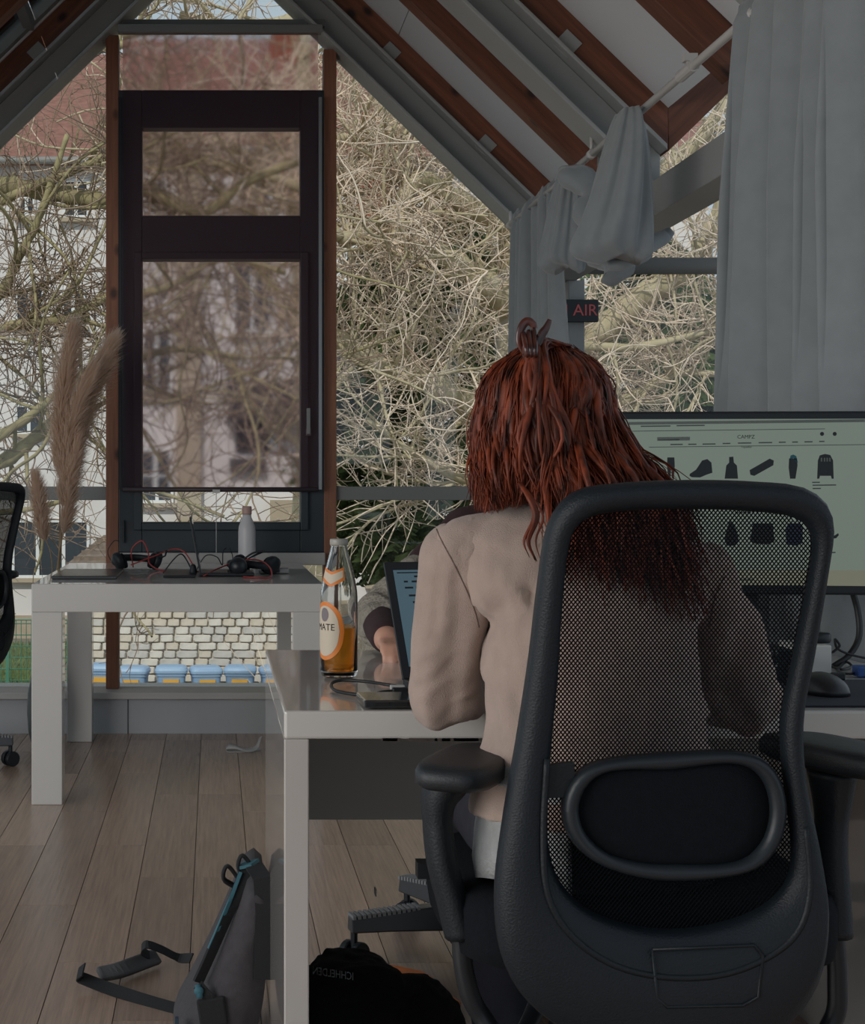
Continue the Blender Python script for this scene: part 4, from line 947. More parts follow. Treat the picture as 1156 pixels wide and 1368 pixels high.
for s, pts in ((-1, [(700, 472), (694, 456), (697, 438), (705, 429), (714, 437), (711, 458)]), (1, [(715, 476), (719, 460), (724, 447), (730, 438), (735, 427)])):
    c = catmull([P(x, y, 2.245-.012*s) for x, y in pts], 6); g.tube(c, [.003+.0028*math.sin(PI*i/(len(c)-1)) for i in range(len(c))], 10, flat=.45, up=(0, 1, 0))
for k in range(3):
    g.tube(catmull([P(700+k*7, 446-k*3, 2.25), P(703+k*6, 462, 2.215), P(705+k*5, 478, 2.215)], 5), [.004]*10+[.001], 6)
g.build('hair_clip', clip_m, woman, smooth=True)

# ---- colleague behind the desk
H2 = Vector((.70, 3.62, 1.185)); F2 = (-.1, -1, -.3)
S1, E1, W1 = Vector((.545, 3.56, .965)), Vector((.345, 3.40, .800)), Vector((.335, 3.185, .775))
S2, E2, W2_ = Vector((.86, 3.56, .965)), Vector((.93, 3.40, .82)), Vector((.86, 3.20, .775))
g = G(); T2, hm2 = head_blobs(g, H2, F2); g.cap((.70, 3.60, 1.0), H2+Vector((0, .015, -.05)), .055, .05); g.ell((.70, 3.60, .88), (.16, .1, .16)); g.ell((.70, 3.65, .70), (.14, .1, .15)); g.ell((.70, 3.68, .60), (.16, .12, .08))
g.cap((.65, 3.58, .99), S1, .045, .045); g.cap((.75, 3.58, .99), S2, .045, .045)
for a, b, c in ((S1, E1, W1), (S2, E2, W2_)): g.cap(a, b, .043, .038); g.cap(b, c, .038, .026)
hand(g, W1, (.12, -1, -.12), (0, -.1, 1), -1, .15, .8); hand(g, W2_, (-.1, -1, -.1), (0, -.1, 1), 1, .16)
for sx in (-1, 1):
    hp = Vector((.70+sx*.09, 3.66, .60)); kn = Vector((.72+sx*.07, 3.42, .575)); an = Vector((.74+sx*.06, 3.46, .11)); g.cap(hp, kn, .078, .058); g.cap(kn, an, .055, .036); g.cap(an+Vector((0, .02, -.05)), an+Vector((0, -.1, -.075)), .034, .028)
me = remeshed(g, .0055, 4); man = link('person', me, skin_m, smooth=True); tag(man, 'person in dark vest and grey knit sleeves behind the desk, mostly hidden by the redhead', 'person')
face_parts(T2, hm2, man, lip_m)
g = G(); g.ell((.70, 3.60, .88), (.185, .125, .17)); g.ell((.70, 3.64, .72), (.17, .13, .15)); g.cap((.65, 3.58, .99), S1+Vector((0, 0, .004)), .06, .058); g.cap((.75, 3.58, .99), S2, .06, .058); g.cap((.70, 3.60, 1.0), (.70, 3.60, 1.04), .062, .06)
g.cap(S1, S1.lerp(E1, .45), .058, .056); g.cap(S2, S2.lerp(E2, .45), .058, .056)
me = remeshed(g, .008, 4); displace(me, lambda p: .003*fbm(p, 25, 6)); link('vest', me, maroon_m, man, smooth=True)
for a, b, c in ((S1, E1, W1), (S2, E2, W2_)):
    g = G(); g.cap(a.lerp(b, .4), b, .054, .056); g.cap(b, b.lerp(c, .3), .056, .052); me = remeshed(g, .006, 3); displace(me, lambda p: .0035*math.sin((p.x+p.y*.6-p.z*.8)*170)); link('knit_sleeve', me, knit_m, man, smooth=True)
    g = G(); g.cap(b.lerp(c, .15), b.lerp(c, .88), .046, .034); link('cuff', remeshed(g, .006, 3), maroon_m, man, smooth=True)
g = G(); g.ell((.70, 3.68, .60), (.168, .13, .085))
for sx in (-1, 1):
    hp = Vector((.70+sx*.09, 3.66, .60)); kn = Vector((.72+sx*.07, 3.42, .575)); an = Vector((.74+sx*.06, 3.46, .13)); g.cap(hp, kn, .085, .065); g.cap(kn, an, .062, .05)
link('trousers', remeshed(g, .009, 4), jeans_m, man, smooth=True)
for sx in (-1, 1):
    an = Vector((.74+sx*.06, 3.46, .11)); g = G(); g.cap(an+Vector((0, .03, -.06)), an+Vector((0, -.12, -.075)), .045, .034); link('shoe', remeshed(g, .007, 3), black_pl, man, smooth=True)
g = G(); random.seed(8)
g.ell(H2+Vector((0, .018, .035)), (.083, .098, .092), 20, 12, hm2)
for i in range(140):
    a = random.uniform(0, PI); e = random.uniform(.1, 1.4); d = Vector((math.cos(a)*math.cos(e), math.sin(a)*math.cos(e), math.sin(e))); p0 = H2+Vector((0, .012, .03))+Vector((d.x*.08, d.y*.095, d.z*.09)); hair_lock(g, [p0, p0+d*.012+Vector((0, 0, -.01)), p0+d*.012+Vector((0, .01, -.045))], .006, .002, 1, 5)
g.build('hair', hair_d, man, smooth=True, fix=False)

# ------------------------------------------------------------------ bags and things on the floor
bagm = M('grey_bag_cloth', C(64, 62, 65), 0.9, var=0.12, vscale=60, bump=0.3, bscale=500); bag_d = M('black_webbing', C(26, 28, 31), 0.85, bump=0.3, bscale=600); teal_m = M('teal_lining', C(50, 96, 108), 0.7)
bag = thing('sling_bag', 'grey sling bag with teal zips leaning on the glossy desk side', 'bag', (0.02, 3.2, 0))
# profile in x-z (bottom left to top), extruded along y with rounded ends
prof_b = [(-.078, .030), (-.060, .012), (-.02, .004), (.03, .004), (.062, .03), (.085, .09), (.096, .18), (.098, .27), (.094, .345), (.078, .362), (.058, .345), (.030, .28), (-.005, .20), (-.045, .12), (-.075, .065)]
pr = resample([(x, 0, z) for x, z in prof_b], 40, 6); g = G(); rings = []; cb = Vector((.035, 0, .17))
for t in np.linspace(-1, 1, 15):
    k = math.sqrt(max(.04, 1-abs(t)**3.2)); kz = 1-.18*abs(t)**2.2
    rr = []
    for q in pr:
        d = q-cb; x = .075+(q.x-.075)*(.45+.55*k) if q.x < .075 else q.x; z = q.z if q.z < .1 else .1+(q.z-.1)*kz
        rr.append(Vector((x, 3.20+.155*t, max(.003, z))))
    rings.append(rr)
g.loft(rings); g.build('body', bagm, bag, smooth=True)
def bagp(x, z, t): return Vector((x, 3.20+.155*t, z))
z1 = [bagp(.062, .352, -.55), bagp(.034, .29, -.78), bagp(-.002, .21, -.86), bagp(-.03, .15, -.9)]
zp = catmull(z1, 6); g = G(); ribbon(g, zp, .022, .006, (.6, .3, .5)); g.build('zip', bag_d, bag)
g = G(); ribbon(g, [p+Vector((-.007, -.006, .002)) for p in zp[1:7]+zp[9:13]], .007, .004, (.6, .3, .5)); g.build('zip_lining', teal_m, bag)
g = G(); g.tube([bagp(-.03, .15, -1.0), bagp(-.026, .128, -1.06)], .006, 8); g.ell(bagp(-.028, .14, -1.04), (.009, .006, .009)); g.build('zip_puller', teal_m, bag, smooth=True)
mt = Matrix.Translation(bagp(-.004, .105, -1.02)) @ Matrix.Rotation(-.15, 4, 'Y'); G().box(-.026, .026, -.006, .006, -.03, .022, mt).build('buckle', bag_d, bag, bevel=.004)
g = G(); ribbon(g, [bagp(-.03, .15, -1.0), bagp(-.012, .13, -1.03), bagp(-.004, .10, -1.03)], .02, .003, (1, 0, 0)); g.build('webbing', bag_d, bag)
g = G(); 
for q, r in ((bagp(.03, .335, -.3), .018), (bagp(.058, .362, -.5), .016)): g.tube(catmull([q+Vector((.02, 0, -.02)), q+Vector((-.004, -.01, .012)), q+Vector((-.012, -.01, -.012)), q+Vector((.01, 0, -.03))], 5), .008, 8, flat=.5)
g.build('handle_loop', bag_d, bag, smooth=True)
g = G(); ribbon(g, [bagp(.076, .358, -.7), bagp(.09, .345, -.95), bagp(.094, .28, -1.0), bagp(.09, .16, -1.0)], .034, .005, (1, 0, .1)); g.build('top_strap', bag_d, bag)
g = G(); ribbon(g, [bagp(.05, .352, -.5), bagp(.078, .362, -.62)], .03, .006, (0, 1, 0)); g.build('top_patch', teal_m, bag)
G().box(-.072, -.066, 3.05, 3.065, .05, .085).build('side_tab', M('navy_tab', C(36, 58, 72), .7), bag)
def FL(x, y, z=0.0):                          # floor point seen at this spot
    Y = FPX*(CAMZ-z)/(y-VY); return Vector((XP(x, Y), Y, z))
st = [FL(330, 1358, .02), FL(300, 1356, .01), FL(255, 1352, .006), FL(200, 1338, .006), (FL(150, 1322, .01)), FL(118, 1310, .02), FL(104, 1303, .03), FL(112, 1295, .05)]
sds = [Vector((.3, 1, .3))]*4+[Vector((0, .8, .6))]*4
g = G(); c = catmull(st, 6); ribbon(g, c, .030, .003, [Vector((.1, 1, .25+.5*i/len(c))) for i in range(len(c))]); g.build('strap', bag_d, bag)
mtp = [FL(132, 1302, .02), FL(160, 1296, .022), FL(195, 1283, .022), FL(210, 1278, .022)]
g = G(); c = catmull(mtp, 5); ribbon(g, c, .036, .016, (0.2, .9, .45)); g.build('strap_pad', M('grey_pad', C(84, 86, 88), .9, bump=.2, bscale=400), bag, bevel=.005)
g = G(); c = catmull([FL(205, 1279, .022), FL(190, 1270, .05), FL(196, 1262, .075), FL(215, 1268, .06), FL(238, 1279, .035), FL(256, 1280, .05)], 6); ribbon(g, c, .022, .003, (0, 1, .5)); g.build('strap_end', bag_d, bag)
# curled white strap on the floor near the wall
g = G(); cpts = catmull([FL(347, 1000, .008), FL(325, 1003, .004), FL(305, 1003, .006), FL(304, 998, .022), FL(315, 998, .028), FL(330, 1002, .014), FL(342, 998, .02), FL(348, 985, .055)], 7); ribbon(g, cpts, .032, .003, (0, 1, .25))
tag(g.build('curled_strap', M('white_webbing', C(176, 174, 170), .8), smooth=True), 'curled white strap lying on the floor near the window wall', 'strap')
# black jacket heaped under the desk
g = G(); random.seed(6)
for x, y, Y, r in ((470, 1320, 3.05, .075), (440, 1345, 3.0, .085), (496, 1368, 3.02, .07), (535, 1402, 3.05, .05), (465, 1395, 2.98, .115), (540, 1440, 3.0, .10), (575, 1412, 3.06, .04), (420, 1390, 3.0, .1), (600, 1420, 3.0, .05), (455, 1300, 3.06, .05)):
    c = P(x, y, Y); c.x = max(c.x, .145+r*1.02); c.z = max(c.z, r*.85); g.ell(c, (r*1.15, r*1.1, r), 16, 10)
me = remeshed(g, .007, 10); displace(me, lambda p: .010*fbm(p, 14, 3)+.006*fbm((p.x*1, p.y, p.z*2), 40, 5))
for v in me.vertices: v.co.z = max(v.co.z, .002); v.co.x = max(v.co.x, .1425)
jk = link('jacket', me, M('black_cloth', C(17, 18, 21), .95, var=.1, vscale=30, bump=.3, bscale=400), smooth=True); tag(jk, 'black jacket with white print heaped on the floor under the desk', 'jacket')
orange_m = M('warm_light_orange', C(226, 132, 76), .85, var=.12, vscale=50)
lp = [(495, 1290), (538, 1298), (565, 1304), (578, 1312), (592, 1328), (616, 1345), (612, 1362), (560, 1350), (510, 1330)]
g = G(); g.poly([FL(x, y, .006) for x, y in lp], (0, 0, .012)); g.build('light_patch', orange_m, jk, bevel=.004, label='orange patch standing in for warm light on the floor')  # flat orange slab, its colour stands in for a pool of warm light
def on_jacket(px, py, me_=me):
    o = Vector((0, 0, CAMZ)); d = Vector((px-VX, FPX, VY-py)).normalized()
    from mathutils.bvhtree import BVHTree
    global JB
    if 'JB' not in globals(): JB = BVHTree.FromPolygons([v.co.copy() for v in me_.vertices], [tuple(p.vertices) for p in me_.polygons])
    h = JB.ray_cast(o, d); return (h[0]-d*.0025) if h[0] else P(px, py, 3.0)
prt = M('white_print', C(225, 232, 235), .8)
def curve_print(body, a, b, size, mir, parent):
    o = text('print', body, size, prt, None, parent, .0002)
    xs = [v.co.x for v in o.data.vertices]; lo, hi = min(xs), max(xs)
    for v in o.data.vertices:
        t = (v.co.x-lo)/(hi-lo); t = 1-t if mir else t
        px = a[0]+(b[0]-a[0])*t; py = a[1]+(b[1]-a[1])*t-v.co.y*900; q = on_jacket(px, py); v.co = q
curve_print('ICHHELDEN', (418, 1297), (472, 1305), .0165, True, jk)

# ------------------------------------------------------------------ curtains and sign
XR, ZR = 1.27, 2.183
rod = thing('curtain_rod', 'long white curtain rod hung under the rafters', 'curtain rod', (XR, 4.2, ZR))
G().tube([(XR, 1.0, ZR), (XR, 7.1, ZR)], .0115, 12).build('pole', white_paint, rod, smooth=True)
for Y in (2.24, 3.89, 5.54, 7.06):
    g = G(); g.tube([(XR, Y, ZR+.01), (XR, Y, zst(XR)+.006)], .006, 8); g.tube([(XR, Y-.02, ZR), (XR, Y+.02, ZR)], .016, 12); g.build('bracket', white_paint, rod, smooth=True)
g = G(); g.tube([(XR, 4.36, ZR), (XR, 4.48, ZR)], .0165, 12); g.tube([(XR, 4.42, ZR+.01), (XR+.012, 4.42, ZR+.035)], .008, 8); g.box(XR-.01, XR+.025, 4.405, 4.435, ZR+.025, ZR+.045); g.build('pole_joint', white_paint, rod, smooth=False)
def curtain_sheet(name, label, yt0, yt1, yb0, yb1, z0, z1, folds, amp, seed, nu=260, nv=26):
    random.seed(seed); g = G(); rows = []; ph = [random.uniform(0, 6.28) for _ in range(6)]
    for j in range(nv+1):
        v = j/nv; row = []
        for i in range(nu+1):
            u = i/nu; uu = u+.02*math.sin(5*u*2+ph[0])+.012*math.sin(17*u+ph[1])
            y = (yt0+(yt1-yt0)*u)*(1-v)+(yb0+(yb1-yb0)*u)*v
            a = amp*(.55+.45*min(1, v*3))*(1+.35*math.sin(9*u+ph[2]))
            f = math.sin(2*PI*folds*uu+.5*math.sin(3*v+ph[3])); f = math.copysign(abs(f)**.8, f)
            x = XR+a*f+.012*math.sin(2*PI*folds*.37*uu+ph[4]+2*v); y += .5*a*math.sin(4*PI*folds*uu+ph[5])*.5
            if v < .012: x = XR+(x-XR)*.5
            z = z1-(z1-z0)*v+.012*math.sin(2*PI*folds*uu)*(1 if v < .01 else 0)
            row.append((x, y, z))
        rows.append(row)
    g.loft(rows, cap=False, closed=False); t = thing(name, label, 'curtain', (XR, (yt0+yt1)/2, z0))
    o = g.build('cloth', curt_m, t, smooth=True); s = o.modifiers.new('s', 'SOLIDIFY'); s.thickness = .002
    return t
curtain_sheet('curtain', 'tall grey curtain hanging in deep folds behind the monitor', 3.96, 3.14, 4.08, 3.10, .705, ZR+.045, 6.5, .058, 2)
curtain_sheet('curtain', 'narrow grey curtain hanging by the corner post beyond the redhead', 6.92, 6.2, 7.02, 5.72, .2, ZR+.03, 7, .030, 5, 200)
# the curtain knotted up on the rod
t = thing('curtain', 'grey curtain bunched and knotted up over the middle of the rod', 'curtain', (XR, 5.2, 1.9))
def bundle(rows, Y, depth, folds, seed, tw=0.0):
    random.seed(seed); g = G(); rings = []; n = 120; ph = random.uniform(0, 6); rows = [Vector(r) for r in rows]; c = catmull(rows, 6)
    for k, r in enumerate(c):
        xl, xr, y = r; rr = []; t = k/(len(c)-1)
        for i in range(n):
            a = 2*PI*i/n; m_ = 1+.10*math.sin(folds*a+ph+tw*t)*(1-.3*t)+.05*math.sin((folds*2+1)*a+2*ph-1.5*t)
            x = (xl+xr)/2+(xr-xl)/2*math.cos(a)*m_; p = P(x, y+6*math.sin(a*2+ph)*t, Y); p.y += depth*(.35+.65*math.sin(PI*min(1, .15+.8*t)))*math.sin(a)*m_; rr.append(p)
        rings.append(rr)
    g.loft(rings); return g
b1 = bundle([(826, 852, 150), (818, 858, 168), (806, 863, 205), (792, 866, 250), (776, 868, 295), (764, 869, 325), (770, 868, 340), (800, 855, 348)], 4.9, .13, 5, 3, 2.6); b1.build('gathered_cloth', curt_m, t, smooth=True)
bundle([(752, 772, 226), (744, 776, 242), (736, 778, 275), (728, 778, 315), (721, 780, 345), (726, 780, 357), (740, 775, 361)], 5.65, .09, 6, 9, -2.0).build('gathered_cloth', curt_m, t, smooth=True)
g = G(); c = catmull([P(765, 232, 5.5), P(790, 260, 5.35), P(800, 320, 5.2), P(815, 352, 5.15), P(828, 368, 5.12)], 6); g.tube(c, [.05+.02*math.sin(i*.9) for i in range(len(c))], 20, flat=.7); me = g.mesh('tail'); displace(me, lambda p: .014*fbm((p.x*2, p.y, p.z*.6), 16, 2)); link('hanging_tail', me, curt_m, t, smooth=True)
g = G(); c = catmull([P(812, 355, 4.98), P(835, 350, 4.98), P(862, 330, 5.05), P(885, 318, 5.1), P(897, 308, 5.1)], 6); g.tube(c, [.018+.016*math.sin(PI*i/(len(c)-1)) for i in range(len(c))], 16, flat=.8); link('hanging_tail', g.mesh('tail'), curt_m, t, smooth=True)
for bq, Y in ((838, 4.9), (762, 5.65)):
    G().lathe([(.013, -.02), (.02, -.013), (.021, .006), (.018, .018), (.01, .022)], (XR, FPX*XR/(bq-VX), ZR+.0), 20, Matrix.Rotation(PI/2, 4, 'X')).build('knot', curt_m, t, smooth=True)
sg = thing('sign', 'dark sign with red letters hung on the corner post beside the curtain', 'sign', (1.53, 7.11, 1.77))
Ys = 7.11; G().box(XP(800, Ys)-.245, XP(800, Ys), Ys, Ys+.03, ZP(430, Ys), ZP(400, Ys)).build('board', M('sign_dark', C(34, 38, 44), .5), sg, bevel=.003)
text('lettering', 'ON AIR', .070, M('sign_red', C(150, 76, 76), .5, emit=(C(120, 50, 50), .35)), Matrix.Translation((XP(800, Ys)-.1235, Ys-.001, (ZP(430, Ys)+ZP(400, Ys))/2)) @ Matrix.Rotation(PI/2, 4, 'X'), sg, .001)

# ------------------------------------------------------------------ pampas grass in a floor vase
PY = 6.72; VXc = XP(61, PY)
vs = thing('floor_vase', 'dark grey-green floor vase hidden behind the left leg of the window table', 'vase', (VXc, PY, 0))
prv = [(.045, 0), (.055, .004), (.070, .06), (.076, .14), (.073, .22), (.060, .29), (.046, .34), (.040, .37), (.044, .39)]
G().lathe(prv+[(r-.006, z) for r, z in prv[::-1] if z > .01], (0, 0, 0), 32).build('body', M('vase_glaze', C(70, 80, 80), .35, var=.1), vs, smooth=True, off=(0, 0, 0))
G().tube([(.0445*math.cos(a), .0445*math.sin(a), .39) for a in np.linspace(0, 2*PI, 33)], .004, 8).build('rim', M('vase_glaze', C(70, 80, 80), .35), vs, smooth=True, off=(0, 0, 0))
pm_ = M('pampas_plume', C(214, 196, 180), .95, var=.1, vscale=30); pm_.node_tree.nodes['Principled BSDF'].inputs['Subsurface Weight'].default_value = 0
nt = pm_.node_tree; tb = nt.nodes.new('ShaderNodeBsdfTranslucent'); tb.inputs[0].default_value = C(238, 222, 206); mxp = nt.nodes.new('ShaderNodeMixShader'); mxp.inputs[0].default_value = .72; nt.links.new(nt.nodes['Principled BSDF'].outputs[0], mxp.inputs[1]); nt.links.new(tb.outputs[0], mxp.inputs[2]); nt.links.new(mxp.outputs[0], nt.nodes['Material Output'].inputs['Surface']); stm = M('dry_stem', C(150, 128, 98), .8)
random.seed(21)
def plume(label, pts, start, wid, n, long=.09):
    c = catmull([Vector((VXc, PY, .05))]+[P(x, y, Y) for x, y, Y in pts], 10); k = len(c)
    t = thing('pampas_stem', label, 'dried grass', c[0], 0)
    G().tube(c, [.0035-.002*i/k for i in range(k)], 6).build('stem', stm, t, smooth=True)
    g = G(); i0 = int(start*k)
    for _ in range(n):
        f = random.random(); q_ = i0+f*(k-1.01-i0); i = int(q_); a = c[i].lerp(c[min(k-1, i+1)], q_-i); tg_ = (c[min(k-1, i+2)]-c[max(0, i-1)]).normalized()
        ang = random.uniform(0, 2*PI); o = tg_.orthogonal(); o = (Matrix.Rotation(ang, 3, tg_) @ o).normalized()
        spread = wid*(math.sin(PI*min(1, .16+.78*f)))**.6*random.uniform(.35, 1.05); L = long*random.uniform(.5, 1.1)
        b = a+o*spread*.7+tg_*L*.5; d = a+o*spread*1.1+tg_*L+Vector((.008, 0, -.008)); wv = .0012
        sv = tg_.cross(o)*wv
        g.add([a-sv, a+sv, b+sv*1.2, b-sv*1.2, d], [(0, 1, 2, 3), (3, 2, 4)])
    g.build('plume', pm_, t, kind='stuff', fix=False); return t
plume('tallest pampas plume standing almost upright, left of the fanning ones', [(78, 760, 6.72), (80, 640, 6.72), (84, 540, 6.7), (96, 446, 6.68)], .50, .085, 4200, .10)
plume('pampas plume fanning to the right toward the wooden post', [(79, 760, 6.73), (92, 640, 6.74), (116, 540, 6.74), (148, 462, 6.74)], .48, .085, 4200, .10)
plume('short pampas plume low at the left of the bunch', [(70, 768, 6.70), (58, 710, 6.68), (48, 640, 6.66)], .58, .06, 2600, .07)
plume('middle pampas plume half hidden between the two tall ones', [(78, 760, 6.70), (86, 650, 6.68), (100, 560, 6.66), (122, 500, 6.66)], .42, .075, 3400, .10)
plume('pampas plume low in the bunch, its fluff reaching the table top', [(76, 764, 6.68), (88, 700, 6.66), (96, 640, 6.64), (104, 590, 6.64)], .42, .06, 2400, .08)

# ------------------------------------------------------------------ outdoors
GZ = -2.7
gm = M('ground_gravel', C(122, 112, 98), .95, var=.2, vscale=3, bump=.4, bscale=20)
gr = G().box(-60, 60, 7.6, 140, GZ-.4, GZ).build('ground', gm); struct(gr)
lawn_m = M('lawn_grass', C(104, 116, 72), .95, var=.3, vscale=10)
random.seed(31); g = G()
for i in range(5000):
    x = random.uniform(-6.5, -3.2); y = random.uniform(29.6, 38); h = random.uniform(.08, .22); dx = random.gauss(0, .05); g.add([(x-.02, y, GZ), (x+.02, y, GZ), (x+dx, y+random.gauss(0, .04), GZ+h)], [(0, 1, 2)])
g.box(-6.6, -3.1, 29.5, 38.2, GZ-.02, GZ+.02)
tag(g.build('lawn', lawn_m, fix=False), 'strip of green lawn before the pale house beyond the fence', 'grass', kind='stuff')
# --- house
HY = 40.0; hm_w = M('cream_render', C(222, 216, 212), .9, var=.04, vscale=.6, bump=.05, bscale=8); tan_m = M('tan_render', C(176, 160, 138), .9, var=.06, vscale=1); roof_m = M('red_roof_tiles', C(142, 100, 88), .9, var=.22, vscale=5, bump=.6, bscale=12, stretch=(1, 1, 3)); brick_m = M('brick_red', C(150, 84, 64), .9, var=.2, vscale=8)
dark_glass = M('house_dark_glass', C(52, 58, 64), .15); pale_glass = M('house_pale_glass', C(120, 132, 138), .15); whitef = M('white_window_paint', C(226, 226, 224), .6)
house = thing('house', 'pale rendered house with red tiled roof behind the bare trees', 'house', (2, HY, GZ))
hx0, hx1 = -11.0, 12.0; ez = ZP(213, HY)
G().box(hx0, hx1, HY, HY+9, GZ, ez).build('facade', hm_w, house)
G().box(hx0-.05, hx1+.05, HY-.06, HY, GZ, ZP(822, HY)).build('plinth', tan_m, house)
g = G(); g.poly([(hx0-.3, HY-.45, ez-.15), (hx0-.3, HY+4.6, ez+3.75), (hx0-.3, HY+9.5, ez-.15)], (hx1-hx0+.6, 0, 0)); g.build('roof', roof_m, house)
g = G(); g.tube([(hx0-.3, HY-.5, ez-.12), (hx1+.3, HY-.5, ez-.12)], .09, 8); g.build('gutter', M('zinc', C(140, 140, 136), .5), house, smooth=True)
G().box(XP(237, HY), XP(269, HY), HY-.25, HY, GZ, ez-.2).build('pilaster', tan_m, house)
G().box(XP(476, HY), XP(520, HY), HY-.12, HY+2, ZP(300, HY), ZP(150, HY)).build('brick_gable', brick_m, house)
G().box(XP(360, 44), XP(400, 44), 43.5, 44.6, ZP(110, 44), ZP(45, 44)).build('chimney', brick_m, house)
def hwin(x0, x1, y0, y1, nx=2, ny=1, pane=dark_glass, sill=True):
    a, b, c, d = XP(x0, HY), XP(x1, HY), ZP(y1, HY), ZP(y0, HY); f = .07; g = G()
    g.box(a, b, HY-.10, HY+.02, c, c+f); g.box(a, b, HY-.10, HY+.02, d-f, d); g.box(a, a+f, HY-.10, HY+.02, c+f, d-f); g.box(b-f, b, HY-.10, HY+.02, c+f, d-f)
    for i in range(1, nx): q = a+(b-a)*i/nx; g.box(q-f*.6, q+f*.6, HY-.09, HY+.02, c+f, d-f)
    for i in range(1, ny): q = c+(d-c)*i/ny; g.box(a+f, b-f, HY-.08, HY+.02, q-.02, q+.02)
    w_ = g.build('window', whitef, house); G().box(a+f, b-f, HY-.05, HY+.01, c+f, d-f).build('pane', pane, w_)
    if sill: G().box(a-.08, b+.08, HY-.22, HY, c-.1, c).build('sill', tan_m, w_)
for q in ((20, 60, 384, 434, 2), (82, 114, 386, 436, 2), (24, 48, 262, 290, 2), (84, 120, 240, 292, 2), (20, 58, 540, 580, 2), (16, 120, 694, 772, 3), (192, 232, 446, 532, 2), (188, 232, 600, 672, 2, 2), (316, 360, 230, 292, 2), (310, 362, 350, 452, 2), (196, 226, 250, 300, 2), (492, 538, 696, 780, 2, 1, pale_glass), (452, 474, 612, 648, 1, 4, pale_glass), (540, 590, 300, 380, 2), (640, 690, 420, 500, 2), (820, 860, 250, 330, 2), (850, 900, 440, 520, 2), (460, 486, 330, 400, 2)): hwin(*q)
# entrance bay under a dark canopy
G().box(XP(302, HY), XP(402, HY), HY-1.0, HY, ZP(566, HY), ZP(514, HY)).build('canopy', M('canopy_dark', C(58, 52, 54), .8), house)
G().box(XP(314, HY), XP(358, HY), HY-.08, HY, ZP(606, HY), ZP(566, HY)).build('door', M('door_dark', C(52, 48, 48), .6), house)
G().box(XP(358, HY), XP(374, HY), HY-.1, HY, ZP(603, HY), ZP(562, HY)).build('side_light', whitef, house)
G().box(XP(306, HY), XP(352, HY), HY-.3, HY, ZP(630, HY), ZP(613, HY)).build('vent_grille', M('vent_dark', C(70, 66, 66), .8), house)
G().box(XP(361, HY), XP(402, HY), HY-.2, HY, ZP(700, HY), ZP(668, HY)).build('cellar_recess', tan_m, house)
g = G(); g.tube([(XP(460, HY), HY-.15, GZ), (XP(460, HY), HY-.15, ez)], .07, 8); g.build('downpipe', whitef, house, smooth=True)
# porch roof below
po_ = thing('porch', 'small shingled porch roof beyond the pampas grass', 'porch', (XP(120, 34), 34, GZ))
xa, xb = XP(92, 34), XP(190, 34); zt_ = ZP(722, 34); zb_ = ZP(757, 34)
g = G(); g.poly([(xa, 33.4, zb_), (xb, 33.4, zb_), (xb-.3, 35, zt_), (xa+.65, 35, zt_)], (0, .06, .08)); g.build('roof', M('grey_shingle', C(128, 112, 98), .9, var=.2, vscale=8), po_)
for i in range(5):
    f0, f1 = i/5, (i+1)/5; y0, y1 = 33.4+1.6*f0, 33.4+1.6*f1; z0, z1 = zb_+(zt_-zb_)*f0, zb_+(zt_-zb_)*f1
    G().box(xa+.65*f0, xb-.3*f0, y0-.06, y0, z0+.02, z0+.12).build('shingle', MATS['grey_shingle'], po_)
for xx in (xa+.2, xb-.3): G().box(xx, xx+.15, 33.6, 33.75, GZ, zb_).build('post', tan_m, po_)
# --- stone garden wall, every stone its own
SY = 28.0; sw = thing('garden_wall', 'pale rough stone garden wall behind the blue bins', 'wall', (.2, SY, GZ))
sx0, sx1 = XP(100, SY), XP(425, SY); sz1 = ZP(784, SY)
G().box(sx0, sx1, SY+.03, SY+.4, GZ, sz1).build('mortar', M('mortar', C(200, 192, 178), .95), sw)
st_ms = [M('stone_%s' % n, c, .95, var=.12, vscale=6, bump=.5, bscale=14) for n, c in (('pale', C(226, 218, 206)), ('buff', C(216, 204, 186)), ('grey', C(206, 200, 192)))]
random.seed(12); sm = []
for i in range(10):
    w_ = random.uniform(.2, .42); h_ = .125; g = G(); n_ = 8
    f0 = [(w_/2*(abs(math.cos(a))**.3)*math.copysign(1, math.cos(a))*random.uniform(.95, 1.03), 0, h_/2*(abs(math.sin(a))**.3)*math.copysign(1, math.sin(a))*random.uniform(.95, 1.05)) for a in np.linspace(.2, 2*PI+.2, n_+1)[:-1]]
    yy = -random.uniform(.03, .07); g.loft([[(x, .05, z) for x, y, z in f0], [(x, yy*.5, z) for x, y, z in f0], [(x*.88, yy, z*.82) for x, y, z in f0]]); me = g.mesh('stone'); me.materials.append(st_ms[i % 3]); sm.append((w_, me))
z = GZ+.40; cnt = 0
while z < sz1-.05:
    x = sx0+random.uniform(-.1, .1)
    while x < sx1-.1 and cnt < 300:
        w_, me = random.choice(sm); o = bpy.data.objects.new('stone', me); COL.objects.link(o); o.parent = sw; o.matrix_parent_inverse = Matrix.Translation(-sw.location); o.location = (x+w_/2, SY, z+.06); o.rotation_euler = (0, random.uniform(-.04, .04), 0); x += w_+.015; cnt += 1
    z += .135
G().box(sx0-.05, sx1+.05, SY-.06, SY+.45, sz1, sz1+.08).build('coping', tan_m, sw)
